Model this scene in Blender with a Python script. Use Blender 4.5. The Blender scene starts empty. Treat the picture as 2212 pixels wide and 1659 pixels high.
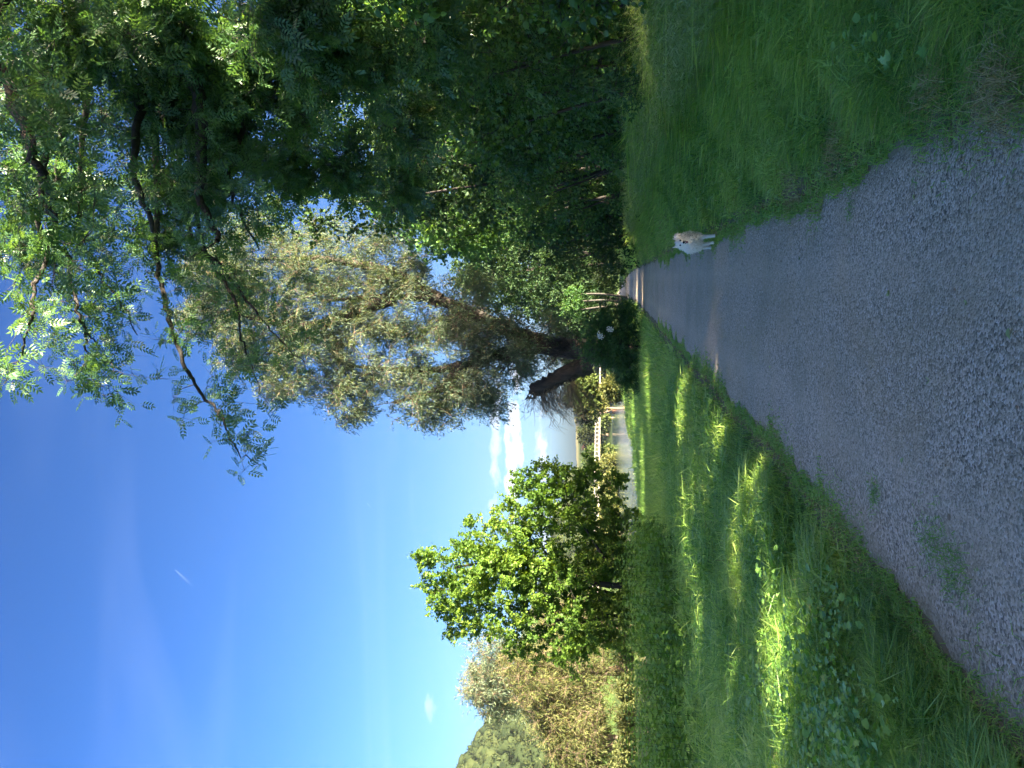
import bpy, bmesh, math
import numpy as np
from mathutils import Vector, Matrix

R = np.random.default_rng(7)
scene = bpy.context.scene
COL = scene.collection
rad = math.radians

# ------------------------------------------------------------------ camera
# The photograph was taken with the phone held upright and is stored lying on its side,
# so the camera is rolled by a quarter turn: the place's "up" is the picture's left.
F = 1597.0            # focal length for a 2212 wide picture
PITCH = rad(7.03)
CAM_Z = 1.6
cam_d = bpy.data.cameras.new('camera')
cam = bpy.data.objects.new('camera', cam_d)
COL.objects.link(cam)
cam_d.sensor_fit = 'HORIZONTAL'
cam_d.sensor_width = 36.0
cam_d.lens = 36.0 * F / 2212.0
cam_d.clip_start = 0.05
cam_d.clip_end = 12000
fw = Vector((0, math.cos(PITCH), math.sin(PITCH)))
up = Vector((0, -math.sin(PITCH), math.cos(PITCH)))
right = Vector((1, 0, 0))
m = Matrix((-up, right, -fw)).transposed().to_4x4()
m.translation = Vector((0, 0, CAM_Z))
cam.matrix_world = m
scene.camera = cam

# ------------------------------------------------------------------ sky, sun, exposure
SUN_EL = rad(15)
SUN_H = np.array([0.91, -0.41])
SUN_H = SUN_H / np.linalg.norm(SUN_H)
SUN = np.array([SUN_H[0] * math.cos(SUN_EL), SUN_H[1] * math.cos(SUN_EL), math.sin(SUN_EL)])
scene.view_settings.view_transform = 'Standard'
scene.view_settings.look = 'None'
scene.view_settings.gamma = 1.0
scene.view_settings.use_curve_mapping = False
scene.view_settings.exposure = 3.85

world = bpy.data.worlds.new('World')
scene.world = world
world.use_nodes = True


class NT:
    """small helper to write node trees"""
    def __init__(s, nt):
        s.nt = nt
        nt.nodes.clear()

    def n(s, typ, **kw):
        nd = s.nt.nodes.new(typ)
        for k, v in kw.items():
            if k == 'i':
                for kk, vv in v.items():
                    if isinstance(vv, bpy.types.NodeSocket):
                        s.nt.links.new(vv, nd.inputs[kk])
                    else:
                        nd.inputs[kk].default_value = vv
            else:
                setattr(nd, k, v)
        return nd

    def math(s, op, a, b=None, c=None, clamp=False):
        nd = s.n('ShaderNodeMath', operation=op, use_clamp=clamp)
        for k, v in enumerate((a, b, c)):
            if v is None:
                continue
            if isinstance(v, bpy.types.NodeSocket):
                s.nt.links.new(v, nd.inputs[k])
            else:
                nd.inputs[k].default_value = v
        return nd.outputs[0]

    def mix(s, f, a, b, blend='MIX'):
        nd = s.n('ShaderNodeMix', data_type='RGBA', blend_type=blend)
        for k, v in ((0, f), (6, a), (7, b)):
            if isinstance(v, bpy.types.NodeSocket):
                s.nt.links.new(v, nd.inputs[k])
            else:
                nd.inputs[k].default_value = v if k == 0 else (tuple(v) + (1,) if len(v) == 3 else v)
        return nd.outputs[2]

    def ramp(s, f, stops):
        nd = s.n('ShaderNodeValToRGB')
        e = nd.color_ramp.elements
        while len(e) < len(stops):
            e.new(0.5)
        for k, (p, c) in enumerate(stops):
            e[k].position = p
            e[k].color = tuple(c) + (1,) if len(c) == 3 else c
        if isinstance(f, bpy.types.NodeSocket):
            s.nt.links.new(f, nd.inputs[0])
        return nd.outputs[0]

    def link(s, a, b):
        s.nt.links.new(a, b)


def build_world():
    t = NT(world.node_tree)
    sky = t.n('ShaderNodeTexSky', sky_type='NISHITA', sun_disc=False)
    sky.sun_elevation = SUN_EL
    sky.sun_rotation = math.atan2(SUN_H[0], SUN_H[1])
    sky.altitude = 100
    sky.air_density = 1.0
    sky.dust_density = 4.0
    sky.ozone_density = 3.0
    tc = t.n('ShaderNodeTexCoord')
    nrm = t.n('ShaderNodeVectorMath', operation='NORMALIZE')
    t.link(tc.outputs['Generated'], nrm.inputs[0])
    sep = t.n('ShaderNodeSeparateXYZ')
    t.link(nrm.outputs[0], sep.inputs[0])
    x, y, z = sep.outputs
    az = t.math('ARCTAN2', x, y)
    el = t.math('ARCSINE', z)
    az5 = t.math('MULTIPLY', az, 20.0)
    el5 = t.math('MULTIPLY', el, 42.0)
    cmb = t.n('ShaderNodeCombineXYZ')
    t.link(az5, cmb.inputs[0]); t.link(el5, cmb.inputs[1])
    n1 = t.n('ShaderNodeTexNoise', i={'Vector': cmb.outputs[0], 'Scale': 1.6, 'Detail': 7.0, 'Roughness': 0.58})
    puff = n1.outputs['Fac']

    total = None
    # fair-weather clouds low over the far hills: centre azimuth, elevation, half widths, strength
    for (a0, e0, wa, we, st) in ((-0.100, 0.1200, 0.125, 0.0125, 1.0), (-0.085, 0.1440, 0.10, 0.0085, 0.45),
                                 (-0.115, 0.082, 0.075, 0.0090, 0.55), (-0.185, 0.078, 0.07, 0.015, 0.5),
                                 (-0.42, 0.214, 0.018, 0.0065, 0.3),
                                 (0.55, 0.12, 0.2, 0.02, 0.8), (1.4, 0.15, 0.3, 0.03, 0.8), (-1.3, 0.13, 0.25, 0.025, 0.8),
                                 (2.6, 0.14, 0.3, 0.03, 0.8), (-2.3, 0.12, 0.3, 0.03, 0.8)):
        dx = t.math('DIVIDE', t.math('SUBTRACT', az, a0), wa)
        dy = t.math('DIVIDE', t.math('SUBTRACT', el, e0), we)
        d2 = t.math('ADD', t.math('MULTIPLY', dx, dx), t.math('MULTIPLY', dy, dy))
        inner = t.math('SUBTRACT', 1.0, t.math('SQRT', d2))
        v = t.math('ADD', inner, t.math('MULTIPLY', t.math('SUBTRACT', puff, 0.5), 3.0))
        v = t.math('MULTIPLY', t.math('SMOOTH_MIN', t.math('MAXIMUM', t.math('MULTIPLY', v, 1.7), 0.0), 1.0, 0.3), st)
        total = v if total is None else t.math('MAXIMUM', total, v)
    # thin high cirrus, stretched sideways, everywhere
    cv = t.n('ShaderNodeCombineXYZ')
    zz = t.math('MAXIMUM', t.math('ADD', z, 0.12), 0.05)
    t.link(t.math('DIVIDE', x, zz), cv.inputs[0])
    t.link(t.math('MULTIPLY', t.math('DIVIDE', y, zz), 1.0), cv.inputs[1])
    mp = t.n('ShaderNodeMapping', i={'Vector': cv.outputs[0], 'Rotation': (0, 0, rad(18)), 'Scale': (0.8, 3.6, 1)})
    n2 = t.n('ShaderNodeTexNoise', i={'Vector': mp.outputs[0], 'Scale': 0.85, 'Detail': 4.0, 'Roughness': 0.5, 'Distortion': 0.8})
    cir = t.math('MULTIPLY', t.math('MAXIMUM', t.math('SUBTRACT', n2.outputs['Fac'], 0.52), 0.0), 0.17)
    # two short condensation trails
    for (a0, e0, a1, e1) in ((-0.262, 0.535, -0.284, 0.512), (-0.165, 0.312, -0.172, 0.306)):
        ux, uy = a1 - a0, e1 - e0
        L = math.hypot(ux, uy)
        ux, uy = ux / L, uy / L
        px = t.math('SUBTRACT', az, a0); py = t.math('SUBTRACT', el, e0)
        al = t.math('ADD', t.math('MULTIPLY', px, ux), t.math('MULTIPLY', py, uy))
        ac = t.math('ABSOLUTE', t.math('SUBTRACT', t.math('MULTIPLY', px, uy), t.math('MULTIPLY', py, ux)))
        w = t.math('MULTIPLY_ADD', al, 0.05, 0.0009)
        f1 = t.math('SUBTRACT', 1.0, t.math('DIVIDE', ac, w), clamp=True)
        f2 = t.math('SUBTRACT', 1.0, t.math('DIVIDE', al, L), clamp=True)
        f3 = t.math('GREATER_THAN', al, 0.0)
        cir = t.math('MAXIMUM', cir, t.math('MULTIPLY', t.math('MULTIPLY', f1, f2), t.math('MULTIPLY', f3, 0.2)))
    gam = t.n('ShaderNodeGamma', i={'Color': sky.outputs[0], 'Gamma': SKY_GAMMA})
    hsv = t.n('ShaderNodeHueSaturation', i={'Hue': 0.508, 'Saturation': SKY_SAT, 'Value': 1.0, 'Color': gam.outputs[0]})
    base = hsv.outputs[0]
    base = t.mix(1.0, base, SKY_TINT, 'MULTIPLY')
    low = t.math('SUBTRACT', 1.0, t.math('DIVIDE', t.math('ABSOLUTE', el), 0.30), clamp=True)
    base = t.mix(low, base, t.mix(1.0, base, (0.86, 0.88, 1.0), 'MULTIPLY'))
    low2 = t.math('SUBTRACT', 1.0, t.math('DIVIDE', t.math('ABSOLUTE', el), 0.16), clamp=True)
    base = t.mix(low2, base, t.mix(1.0, base, (0.92, 1.32, 2.1), 'MULTIPLY'))
    cirf = t.math('MINIMUM', cir, 0.35)
    c1 = t.mix(cirf, base, (1.6, 1.9, 2.6))
    shade = t.math('MULTIPLY_ADD', t.math('SUBTRACT', puff, 0.4), 2.0, 0.35, clamp=True)
    ccol = t.mix(shade, (0.75, 0.85, 1.15), (1.35, 1.35, 1.45))
    c2 = t.mix(t.math('MINIMUM', total, 0.92), c1, ccol)
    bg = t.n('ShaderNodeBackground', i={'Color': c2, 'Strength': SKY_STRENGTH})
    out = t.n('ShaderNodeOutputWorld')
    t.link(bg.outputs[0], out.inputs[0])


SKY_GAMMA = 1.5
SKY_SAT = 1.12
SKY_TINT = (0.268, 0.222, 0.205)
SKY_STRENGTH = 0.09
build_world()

sun_d = bpy.data.lights.new('sun', 'SUN')
sun_d.energy = 2.5
sun_d.angle = rad(0.53)
sun_d.color = (1.0, 0.88, 0.70)
sun = bpy.data.objects.new('sun', sun_d)
COL.objects.link(sun)
sun.rotation_euler = Vector(SUN).to_track_quat('Z', 'Y').to_euler()

scene.cycles.max_bounces = 8
scene.cycles.diffuse_bounces = 5
scene.cycles.glossy_bounces = 2
scene.cycles.transmission_bounces = 4
scene.cycles.volume_bounces = 0
scene.cycles.sample_clamp_indirect = 6.0


# ------------------------------------------------------------------ the place's measures
def ray(X, Y):
    """direction (per metre of forward distance) through a point of the 2212 x 1659 photograph"""
    a = (1659 - Y) - 829.5
    b = 1106 - X
    dy = math.cos(PITCH) * F - math.sin(PITCH) * b
    dz = math.sin(PITCH) * F + math.cos(PITCH) * b
    return a / dy, dz / dy


def at(X, Y, d):
    rx, rz = ray(X, Y)
    return np.array([rx * d, d, CAM_Z + rz * d])


def smooth(t):
    t = np.clip(t, 0, 1)
    return t * t * (3 - 2 * t)


def pc(y):                      # centre line of the path
    y = np.asarray(y, float)
    return -0.56 + 0.143 * y - 0.0011 * np.maximum(y - 52, 0) ** 2 * (1 / (1 + np.maximum(y - 52, 0) / 60))


HALF = 1.24
NB_Y = [-200, -100, 8, 30, 50, 70, 100, 150, 230, 280, 400, 560, 620]
NB_X = [-20, -16, -13, -11, -7.6, -5.4, -1.5, 4, 8, 9, -14, -25, -60]
FB_Y = [-200, -100, 60, 80, 100, 150, 210, 370, 560, 620]
FB_X = [-60, -45, -25, -27, -31, -39, -34, -37, -70, -70]
HAZ = [-3.2, -2.0, -1.2, -0.8, -0.52, -0.44, -0.36, -0.25, -0.13, 0.0, 0.1, 0.5, 1.2, 3.2]
HSL = [0.03, 0.11, 0.20, 0.21, 0.172, 0.126, 0.090, 0.060, 0.0385, 0.0385, 0.040, 0.05, 0.03, 0.03]
WATER_Z = -2.6
RIDGE = 560.0


def nz(x, y, s=1.0, k=0.0):
    return (np.sin(x * 1.3 * s + k + 1.7 * np.sin(y * 0.9 * s + k)) * np.cos(y * 1.1 * s - k + 1.3 * np.sin(x * 0.7 * s))
            + 0.5 * np.sin(x * 2.9 * s - y * 2.3 * s + k * 2))


def ground(x, y):
    x = np.asarray(x, float)
    y = np.asarray(y, float)
    zp = -0.015 * np.clip(y, -20, 60)
    s = x - (pc(y) + HALF)
    sl = (pc(y) - HALF) - x
    rise = smooth((s - 0.2) / 3.2) * (0.62 - 0.3 * smooth((y - 25) / 30)) * smooth((110 - y) / 40)
    z = zp + rise
    z = z + 0.05 * smooth(sl / 1.5) + np.where(np.maximum(s, sl) > 0.1, 0.025, 0.0) * nz(x, y, 1.1)
    z = z - 0.03 * (np.maximum(s, sl) < 0)
    far = smooth((y - 70) / 60)
    z = z * (1 - far) + (-1.1) * far
    nb = np.interp(y, NB_Y, NB_X)
    fb = np.interp(y, FB_Y, FB_X)
    z = np.where(x < (nb + fb) / 2, -1.7, z)
    inside = np.minimum(nb - x, x - fb) + 0.8 * nz(x, y, 0.12)
    inside = np.minimum(inside, (600 - y) * 0.3)
    t = smooth((inside + 2.2) / 4.4)
    z = z * (1 - t) + (-4.2) * t
    r = np.hypot(x, y)
    az = np.arctan2(x, y)
    sl_ = np.interp(az, HAZ, HSL)
    s0 = np.interp(az, [-0.6, -0.3, -0.12], [150.0, 240.0, 330.0])
    z = z + (sl_ * RIDGE - 0.0 + 3.2) * smooth((r - s0) / (RIDGE - s0)) * np.where(r > s0, 1, 0)
    z = z + np.where(r > RIDGE, 0.004 * (r - RIDGE) * np.interp(sl_, [0.04, 0.2], [0.2, 1]), 0)
    return z


def gz(x, y):
    return float(ground(x, y))


# ------------------------------------------------------------------ mesh helpers
def mesh_from(name, V, F_list, tints=None, smooth_shade=False, cols=None):
    """V (n,3); F_list: list of (m,k) index arrays; tints: list of (m,) face values"""
    me = bpy.data.meshes.new(name)
    V = np.ascontiguousarray(V, dtype=np.float32)
    F_list_ok = [f for f in F_list if len(f)]
    nf = sum(len(f) for f in F_list_ok)
    me.vertices.add(len(V))
    me.vertices.foreach_set('co', V.ravel())
    loops = np.concatenate([np.asarray(f, np.int32).ravel() for f in F_list_ok])
    sizes = np.concatenate([np.full(len(f), f.shape[1], np.int32) for f in F_list_ok])
    starts = np.zeros(nf, np.int32)
    starts[1:] = np.cumsum(sizes)[:-1]
    me.loops.add(len(loops))
    me.loops.foreach_set('vertex_index', loops)
    me.polygons.add(nf)
    me.polygons.foreach_set('loop_start', starts)
    me.polygons.foreach_set('loop_total', sizes)
    if smooth_shade:
        me.polygons.foreach_set('use_smooth', np.ones(nf, dtype=bool))
    if tints is not None:
        a = me.attributes.new('tint', 'FLOAT', 'FACE')
        a.data.foreach_set('value', np.concatenate([np.asarray(t, np.float32) for t, f in zip(tints, F_list) if len(f)]))
    if cols is not None:
        a = me.attributes.new('col', 'FLOAT_COLOR', 'POINT')
        a.data.foreach_set('color', np.ascontiguousarray(cols, dtype=np.float32).ravel())
    me.update(calc_edges=True)
    return me


class Buf:
    def __init__(s):
        s.V, s.F, s.T, s.n = [], {}, {}, 0

    def add(s, V, faces, tint=0.5):
        """faces: (m,k) indices into V"""
        V = np.asarray(V, float).reshape(-1, 3)
        if not isinstance(faces, list):
            faces = [faces]
        for f in faces:
            f = np.asarray(f, np.int64)
            k = f.shape[1]
            s.F.setdefault(k, []).append(f + s.n)
            tt = np.broadcast_to(np.asarray(tint, float), (len(f),)) if np.ndim(tint) == 0 or len(np.atleast_1d(tint)) == len(f) else np.full(len(f), 0.5)
            s.T.setdefault(k, []).append(tt)
        s.V.append(V)
        s.n += len(V)

    def place(s, pv, pfs, P, M, sc, tint):
        """copies of a prototype: pv (k,3), pfs list of (m,j) faces, P (n,3), M (n,3,3) columns = axes, sc (n,) , tint (n,)"""
        n = len(P)
        if n == 0:
            return
        W = np.einsum('nij,kj->nki', M, pv) * np.asarray(sc).reshape(n, 1, 1) + P[:, None, :]
        off = np.arange(n) * len(pv)
        for f in pfs:
            f = np.asarray(f)
            ff = (f[None, :, :] + off[:, None, None]).reshape(-1, f.shape[1])
            s.F.setdefault(f.shape[1], []).append(ff + s.n)
            s.T.setdefault(f.shape[1], []).append(np.repeat(np.asarray(tint, float), len(f)))
        s.V.append(W.reshape(-1, 3))
        s.n += n * len(pv)

    def mesh(s, name, smooth_shade=False):
        ks = sorted(s.F)
        return mesh_from(name, np.concatenate(s.V), [np.concatenate(s.F[k]) for k in ks],
                         [np.concatenate(s.T[k]) for k in ks], smooth_shade)

    def tube(s, pts, rs, sides=6, tint=0.5, rough=0.0, cap=False):
        pts = np.asarray(pts, float)
        n = len(pts)
        rs = np.broadcast_to(np.asarray(rs, float), (n,))
        tg = np.gradient(pts, axis=0)
        tg /= np.linalg.norm(tg, axis=1)[:, None] + 1e-9
        ref = np.array([0.3, 0.9, 0.1]) if abs(tg[0][2]) > 0.6 else np.array([0, 0, 1.0])
        a = np.cross(tg, ref); a /= np.linalg.norm(a, axis=1)[:, None] + 1e-9
        b = np.cross(tg, a)
        th = np.arange(sides) / sides * 2 * math.pi
        rr = rs[:, None] * (1 + rough * R.standard_normal((n, sides)))
        V = pts[:, None, :] + rr[..., None] * (np.cos(th)[None, :, None] * a[:, None, :] + np.sin(th)[None, :, None] * b[:, None, :])
        i = np.arange(n - 1)[:, None] * sides
        j = np.arange(sides)[None, :]
        q = np.stack([i + j, i + (j + 1) % sides, i + sides + (j + 1) % sides, i + sides + j], -1).reshape(-1, 4)
        fs = [q]
        if cap:
            fs.append(np.array([[(n - 1) * sides + k for k in range(sides)]]))
        s.add(V.reshape(-1, 3), fs, tint)


def obj(name, me, mat, parent=None, kind=None, label=None):
    o = bpy.data.objects.new(name, me)
    COL.objects.link(o)
    if mat is not None and me is not None and not me.materials:
        me.materials.append(mat)
    if parent is not None:
        o.parent = parent
        o.matrix_parent_inverse = parent_inv(parent)
    if kind:
        o['kind'] = kind
    if label:
        o['label'] = label
    return o


def parent_inv(p):
    return (Matrix.Translation(p.location)).inverted()


def thing(name, label, cat, loc=(0, 0, 0), group=None):
    o = bpy.data.objects.new(name, None)
    COL.objects.link(o)
    o.location = Vector([float(v) for v in loc])
    o.empty_display_size = 0.2
    o['label'] = label
    o['category'] = cat
    if group:
        o['group'] = group
    return o


def unit(v):
    v = np.asarray(v, float)
    return v / (np.linalg.norm(v, axis=-1, keepdims=True) + 1e-9)


def frames(d, n):
    d = unit(d)
    s = unit(np.cross(d, n))
    n2 = np.cross(s, d)
    return np.stack([s, d, n2], axis=-1)


# ------------------------------------------------------------------ materials
def foliage_mat(name, dark, mid, light, trans=0.35, rough=0.45, spec=0.4, noise=1.5, up_n=0.0):
    m_ = bpy.data.materials.new(name)
    m_.use_nodes = True
    t = NT(m_.node_tree)
    at_ = t.n('ShaderNodeAttribute', attribute_name='tint', attribute_type='GEOMETRY')
    geo = t.n('ShaderNodeNewGeometry')
    nn = t.n('ShaderNodeTexNoise', i={'Vector': geo.outputs['Position'], 'Scale': noise, 'Detail': 2.0})
    f = t.math('ADD', at_.outputs['Fac'], t.math('MULTIPLY', t.math('SUBTRACT', nn.outputs['Fac'], 0.5), 0.7), clamp=True)
    c = t.ramp(f, [(0.0, dark), (0.5, mid), (1.0, light)])
    p = t.n('ShaderNodeBsdfPrincipled', i={'Base Color': c, 'Roughness': rough, 'Specular IOR Level': spec})
    tr = t.n('ShaderNodeBsdfTranslucent')
    tc = t.mix(1.0, c, (1.5, 1.35, 0.5), 'MULTIPLY')
    t.link(tc, tr.inputs['Color'])
    mx = t.n('ShaderNodeMixShader', i={0: trans})
    t.link(p.outputs[0], mx.inputs[1]); t.link(tr.outputs[0], mx.inputs[2])
    out = t.n('ShaderNodeOutputMaterial')
    t.link(mx.outputs[0], out.inputs[0])
    if up_n:      # soft rounded blades: normals leaning to the vertical
        v = t.n('ShaderNodeVectorMath', operation='SCALE', i={0: geo.outputs['Normal'], 'Scale': 1 - up_n})
        v2 = t.n('ShaderNodeVectorMath', operation='ADD', i={0: v.outputs[0], 1: (0, 0, up_n)})
        v3 = t.n('ShaderNodeVectorMath', operation='NORMALIZE', i={0: v2.outputs[0]})
        t.link(v3.outputs[0], p.inputs['Normal'])
    return m_


def bark_mat(name, c1, c2, scale=14.0, bump=0.6):
    m_ = bpy.data.materials.new(name)
    m_.use_nodes = True
    t = NT(m_.node_tree)
    tc = t.n('ShaderNodeTexCoord')
    mp = t.n('ShaderNodeMapping', i={'Vector': tc.outputs['Object'], 'Scale': (1, 1, 0.22)})
    n1 = t.n('ShaderNodeTexNoise', i={'Vector': mp.outputs[0], 'Scale': scale, 'Detail': 6.0, 'Roughness': 0.65})
    c = t.ramp(n1.outputs['Fac'], [(0.3, c1), (0.7, c2)])
    b = t.n('ShaderNodeBump', i={'Height': n1.outputs['Fac'], 'Strength': bump, 'Distance': 0.05})
    p = t.n('ShaderNodeBsdfPrincipled', i={'Base Color': c, 'Roughness': 0.85, 'Normal': b.outputs[0]})
    out = t.n('ShaderNodeOutputMaterial')
    t.link(p.outputs[0], out.inputs[0])
    return m_


def plain_mat(name, col, rough=0.6, spec=0.3, noise=0.0, scale=20.0, sub=0.0):
    m_ = bpy.data.materials.new(name)
    m_.use_nodes = True
    t = NT(m_.node_tree)
    tc = t.n('ShaderNodeTexCoord')
    n1 = t.n('ShaderNodeTexNoise', i={'Vector': tc.outputs['Object'], 'Scale': scale, 'Detail': 5.0})
    lo = tuple(v * (1 - noise) for v in col)
    hi = tuple(min(1, v * (1 + noise)) for v in col)
    c = t.ramp(n1.outputs['Fac'], [(0.3, lo), (0.7, hi)])
    p = t.n('ShaderNodeBsdfPrincipled', i={'Base Color': c, 'Roughness': rough, 'Specular IOR Level': spec})
    out = t.n('ShaderNodeOutputMaterial')
    t.link(p.outputs[0], out.inputs[0])
    return m_


M = {}
M['ash'] = foliage_mat('ash_leaf', (0.045, 0.115, 0.050), (0.085, 0.195, 0.075), (0.17, 0.31, 0.09), 0.35, 0.36, 0.5, 0.7)
M['hazel'] = foliage_mat('hazel_leaf', (0.045, 0.11, 0.035), (0.09, 0.20, 0.055), (0.17, 0.32, 0.07), 0.38, 0.38, 0.5, 0.8)
M['elder'] = foliage_mat('elder_leaf', (0.038, 0.10, 0.038), (0.075, 0.18, 0.06), (0.14, 0.27, 0.08), 0.4, 0.5, 0.3, 0.8)
M['maple'] = foliage_mat('maple_leaf', (0.060, 0.13, 0.026), (0.125, 0.235, 0.040), (0.23, 0.34, 0.055), 0.45, 0.5, 0.25, 0.6)
M['willow'] = foliage_mat('willow_leaf', (0.062, 0.108, 0.066), (0.112, 0.168, 0.112), (0.20, 0.26, 0.165), 0.35, 0.6, 0.25, 0.25)
M['scrub'] = foliage_mat('scrub_leaf', (0.060, 0.085, 0.028), (0.110, 0.135, 0.045), (0.18, 0.195, 0.075), 0.3, 0.7, 0.15, 0.2)
M['wood'] = foliage_mat('far_wood_leaf', (0.013, 0.023, 0.010), (0.026, 0.040, 0.015), (0.050, 0.064, 0.022), 0.15, 0.8, 0.1, 0.03)
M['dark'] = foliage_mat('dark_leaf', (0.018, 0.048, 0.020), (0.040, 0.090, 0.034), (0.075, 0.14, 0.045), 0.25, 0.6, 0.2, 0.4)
M['farleaf'] = foliage_mat('far_leaf', (0.035, 0.065, 0.020), (0.065, 0.105, 0.030), (0.11, 0.15, 0.045), 0.25, 0.7, 0.1, 0.1)
M['copper'] = foliage_mat('copper_leaf', (0.02, 0.008, 0.012), (0.05, 0.02, 0.028), (0.08, 0.03, 0.04), 0.2, 0.8, 0.1, 0.1)
M['grass'] = foliage_mat('grass_blade', (0.12, 0.28, 0.050), (0.27, 0.48, 0.085), (0.50, 0.66, 0.17), 0.34, 0.36, 0.55, 0.45, 0.25)
M['dry'] = foliage_mat('dry_grass', (0.24, 0.19, 0.08), (0.42, 0.35, 0.17), (0.60, 0.52, 0.28), 0.2, 0.8, 0.1, 1.0)
M['seed'] = foliage_mat('seed_head', (0.22, 0.34, 0.12), (0.36, 0.48, 0.20), (0.54, 0.58, 0.34), 0.25, 0.8, 0.1, 1.0)
M['nettle'] = foliage_mat('nettle_leaf', (0.09, 0.19, 0.04), (0.17, 0.32, 0.06), (0.28, 0.42, 0.09), 0.4, 0.5, 0.25, 1.0)
M['weed'] = foliage_mat('weed_leaf', (0.10, 0.25, 0.05), (0.22, 0.42, 0.09), (0.38, 0.58, 0.16), 0.35, 0.38, 0.5, 1.0)
M['fallen'] = foliage_mat('fallen_leaf', (0.30, 0.40, 0.14), (0.45, 0.52, 0.22), (0.6, 0.62, 0.3), 0.2, 0.6, 0.3, 1.0)
M['bark'] = bark_mat('ash_bark', (0.020, 0.018, 0.015), (0.075, 0.065, 0.052))
M['wbark'] = bark_mat('willow_bark', (0.022, 0.019, 0.016), (0.085, 0.068, 0.052), 5.0, 1.0)
M['twig'] = bark_mat('willow_twig', (0.10, 0.075, 0.045), (0.22, 0.17, 0.11), 8.0, 0.3)
M['pale_bark'] = bark_mat('pale_bark', (0.05, 0.05, 0.04), (0.11, 0.105, 0.085), 8.0, 0.3)
M['stem'] = plain_mat('green_stem', (0.07, 0.13, 0.04), 0.6, 0.3, 0.3)
M['flower'] = plain_mat('white_flower', (0.80, 0.80, 0.72), 0.7, 0.1, 0.08)
M['concrete'] = plain_mat('bridge_concrete', (0.30, 0.27, 0.24), 0.8, 0.2, 0.15, 0.6)
M['rail'] = plain_mat('bridge_rail', (0.45, 0.43, 0.42), 0.5, 0.4, 0.05)
M['rust'] = plain_mat('bridge_rust', (0.40, 0.20, 0.12), 0.8, 0.2, 0.2)


# ------------------------------------------------------------------ ground sheet
def build_ground():
    def axis(n, Rm, k, c):
        u = np.linspace(-1, 1, n)
        return c + np.sinh(u * k) / math.sinh(k) * Rm
    xs = axis(290, 4000, 9.6, 0.5)
    ys = axis(330, 4000, 9.2, 7.0)
    X, Y = np.meshgrid(xs, ys)
    Z = ground(X, Y)
    V = np.stack([X, Y, Z], -1).reshape(-1, 3)
    ny, nx = X.shape
    i = (np.arange(ny - 1)[:, None] * nx + np.arange(nx - 1)[None, :]).ravel()
    q = np.stack([i, i + 1, i + 1 + nx, i + nx], -1)
    x, y, z = V.T
    r = np.hypot(x, y)
    az = np.arctan2(x, y)
    soil = np.array([0.10, 0.15, 0.045])
    lawn = np.array([0.16, 0.28, 0.05])
    field = np.array([0.075, 0.130, 0.028])
    pale = np.array([0.17, 0.165, 0.085])
    mud = np.array([0.13, 0.10, 0.06])
    nb = np.interp(y, NB_Y, NB_X); fb = np.interp(y, FB_Y, FB_X)
    f_lawn = (0.5 + 0.4 * nz(x, y, 0.4))[:, None]
    c = soil * (1 - f_lawn) + lawn * f_lawn
    far = smooth((r - 70) / 30)[:, None]
    c = c * (1 - far) + field * far * (1 + 0.12 * nz(x, y, 0.02))[:, None]
    across = ((x < (nb + fb) / 2) & (r < 600))[:, None]
    c = np.where(across, field * (1 + 0.15 * nz(x, y, 0.06))[:, None], c)
    wet = smooth((-1.6 - z) / 0.5)[:, None] * (r < 620)[:, None]
    c = c * (1 - wet) + mud * wet
    top = (smooth((r - 0.88 * RIDGE) / 30) * (az > -0.2) * (az < 0.5))[:, None]
    c = c * (1 - top) + pale * top
    # woodland floor of the slopes
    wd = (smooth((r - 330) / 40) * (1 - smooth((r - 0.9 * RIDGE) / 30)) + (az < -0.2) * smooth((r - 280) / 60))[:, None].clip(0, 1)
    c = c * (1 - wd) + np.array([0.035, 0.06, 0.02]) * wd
    # trodden earth beside the path
    e = np.minimum(np.abs(x - pc(y) - HALF), np.abs(x - pc(y) + HALF))
    ed = (smooth((0.55 - e) / 0.5) * (r < 90))[:, None]
    c = c * (1 - ed) + np.array([0.24, 0.20, 0.12]) * ed
    cols = np.concatenate([c.clip(0, 1), np.ones((len(c), 1))], 1)
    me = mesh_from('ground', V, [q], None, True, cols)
    m_ = bpy.data.materials.new('ground_soil')
    m_.use_nodes = True
    t = NT(m_.node_tree)
    a = t.n('ShaderNodeAttribute', attribute_name='col', attribute_type='GEOMETRY')
    geo = t.n('ShaderNodeNewGeometry')
    n1 = t.n('ShaderNodeTexNoise', i={'Vector': geo.outputs['Position'], 'Scale': 6.0, 'Detail': 8.0, 'Roughness': 0.7})
    n2 = t.n('ShaderNodeTexNoise', i={'Vector': geo.outputs['Position'], 'Scale': 0.25, 'Detail': 5.0})
    k = t.math('ADD', t.math('MULTIPLY', n1.outputs['Fac'], 1.1), t.math('MULTIPLY', n2.outputs['Fac'], 0.9))
    c = t.n('ShaderNodeVectorMath', operation='SCALE')
    t.link(a.outputs['Color'], c.inputs[0]); t.link(k, c.inputs['Scale'])
    b = t.n('ShaderNodeBump', i={'Height': n1.outputs['Fac'], 'Strength': 0.6, 'Distance': 0.04})
    p = t.n('ShaderNodeBsdfPrincipled', i={'Base Color': c.outputs[0], 'Roughness': 0.95, 'Specular IOR Level': 0.1, 'Normal': b.outputs[0]})
    o_ = t.n('ShaderNodeOutputMaterial')
    t.link(p.outputs[0], o_.inputs[0])
    obj('ground', me, m_, kind='structure')


build_ground()


def edge_wob(y, k):
    return (0.26 if k < 1 else 0.16) * smooth((6.5 - y) / 4.5) + 0.035 * np.sin(y * 1.3 + k) + 0.03 * np.sin(y * 3.7 + 2 * k) + 0.022 * np.sin(y * 13.1 + 3 * k) + 0.014 * np.sin(y * 37 + k)


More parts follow.
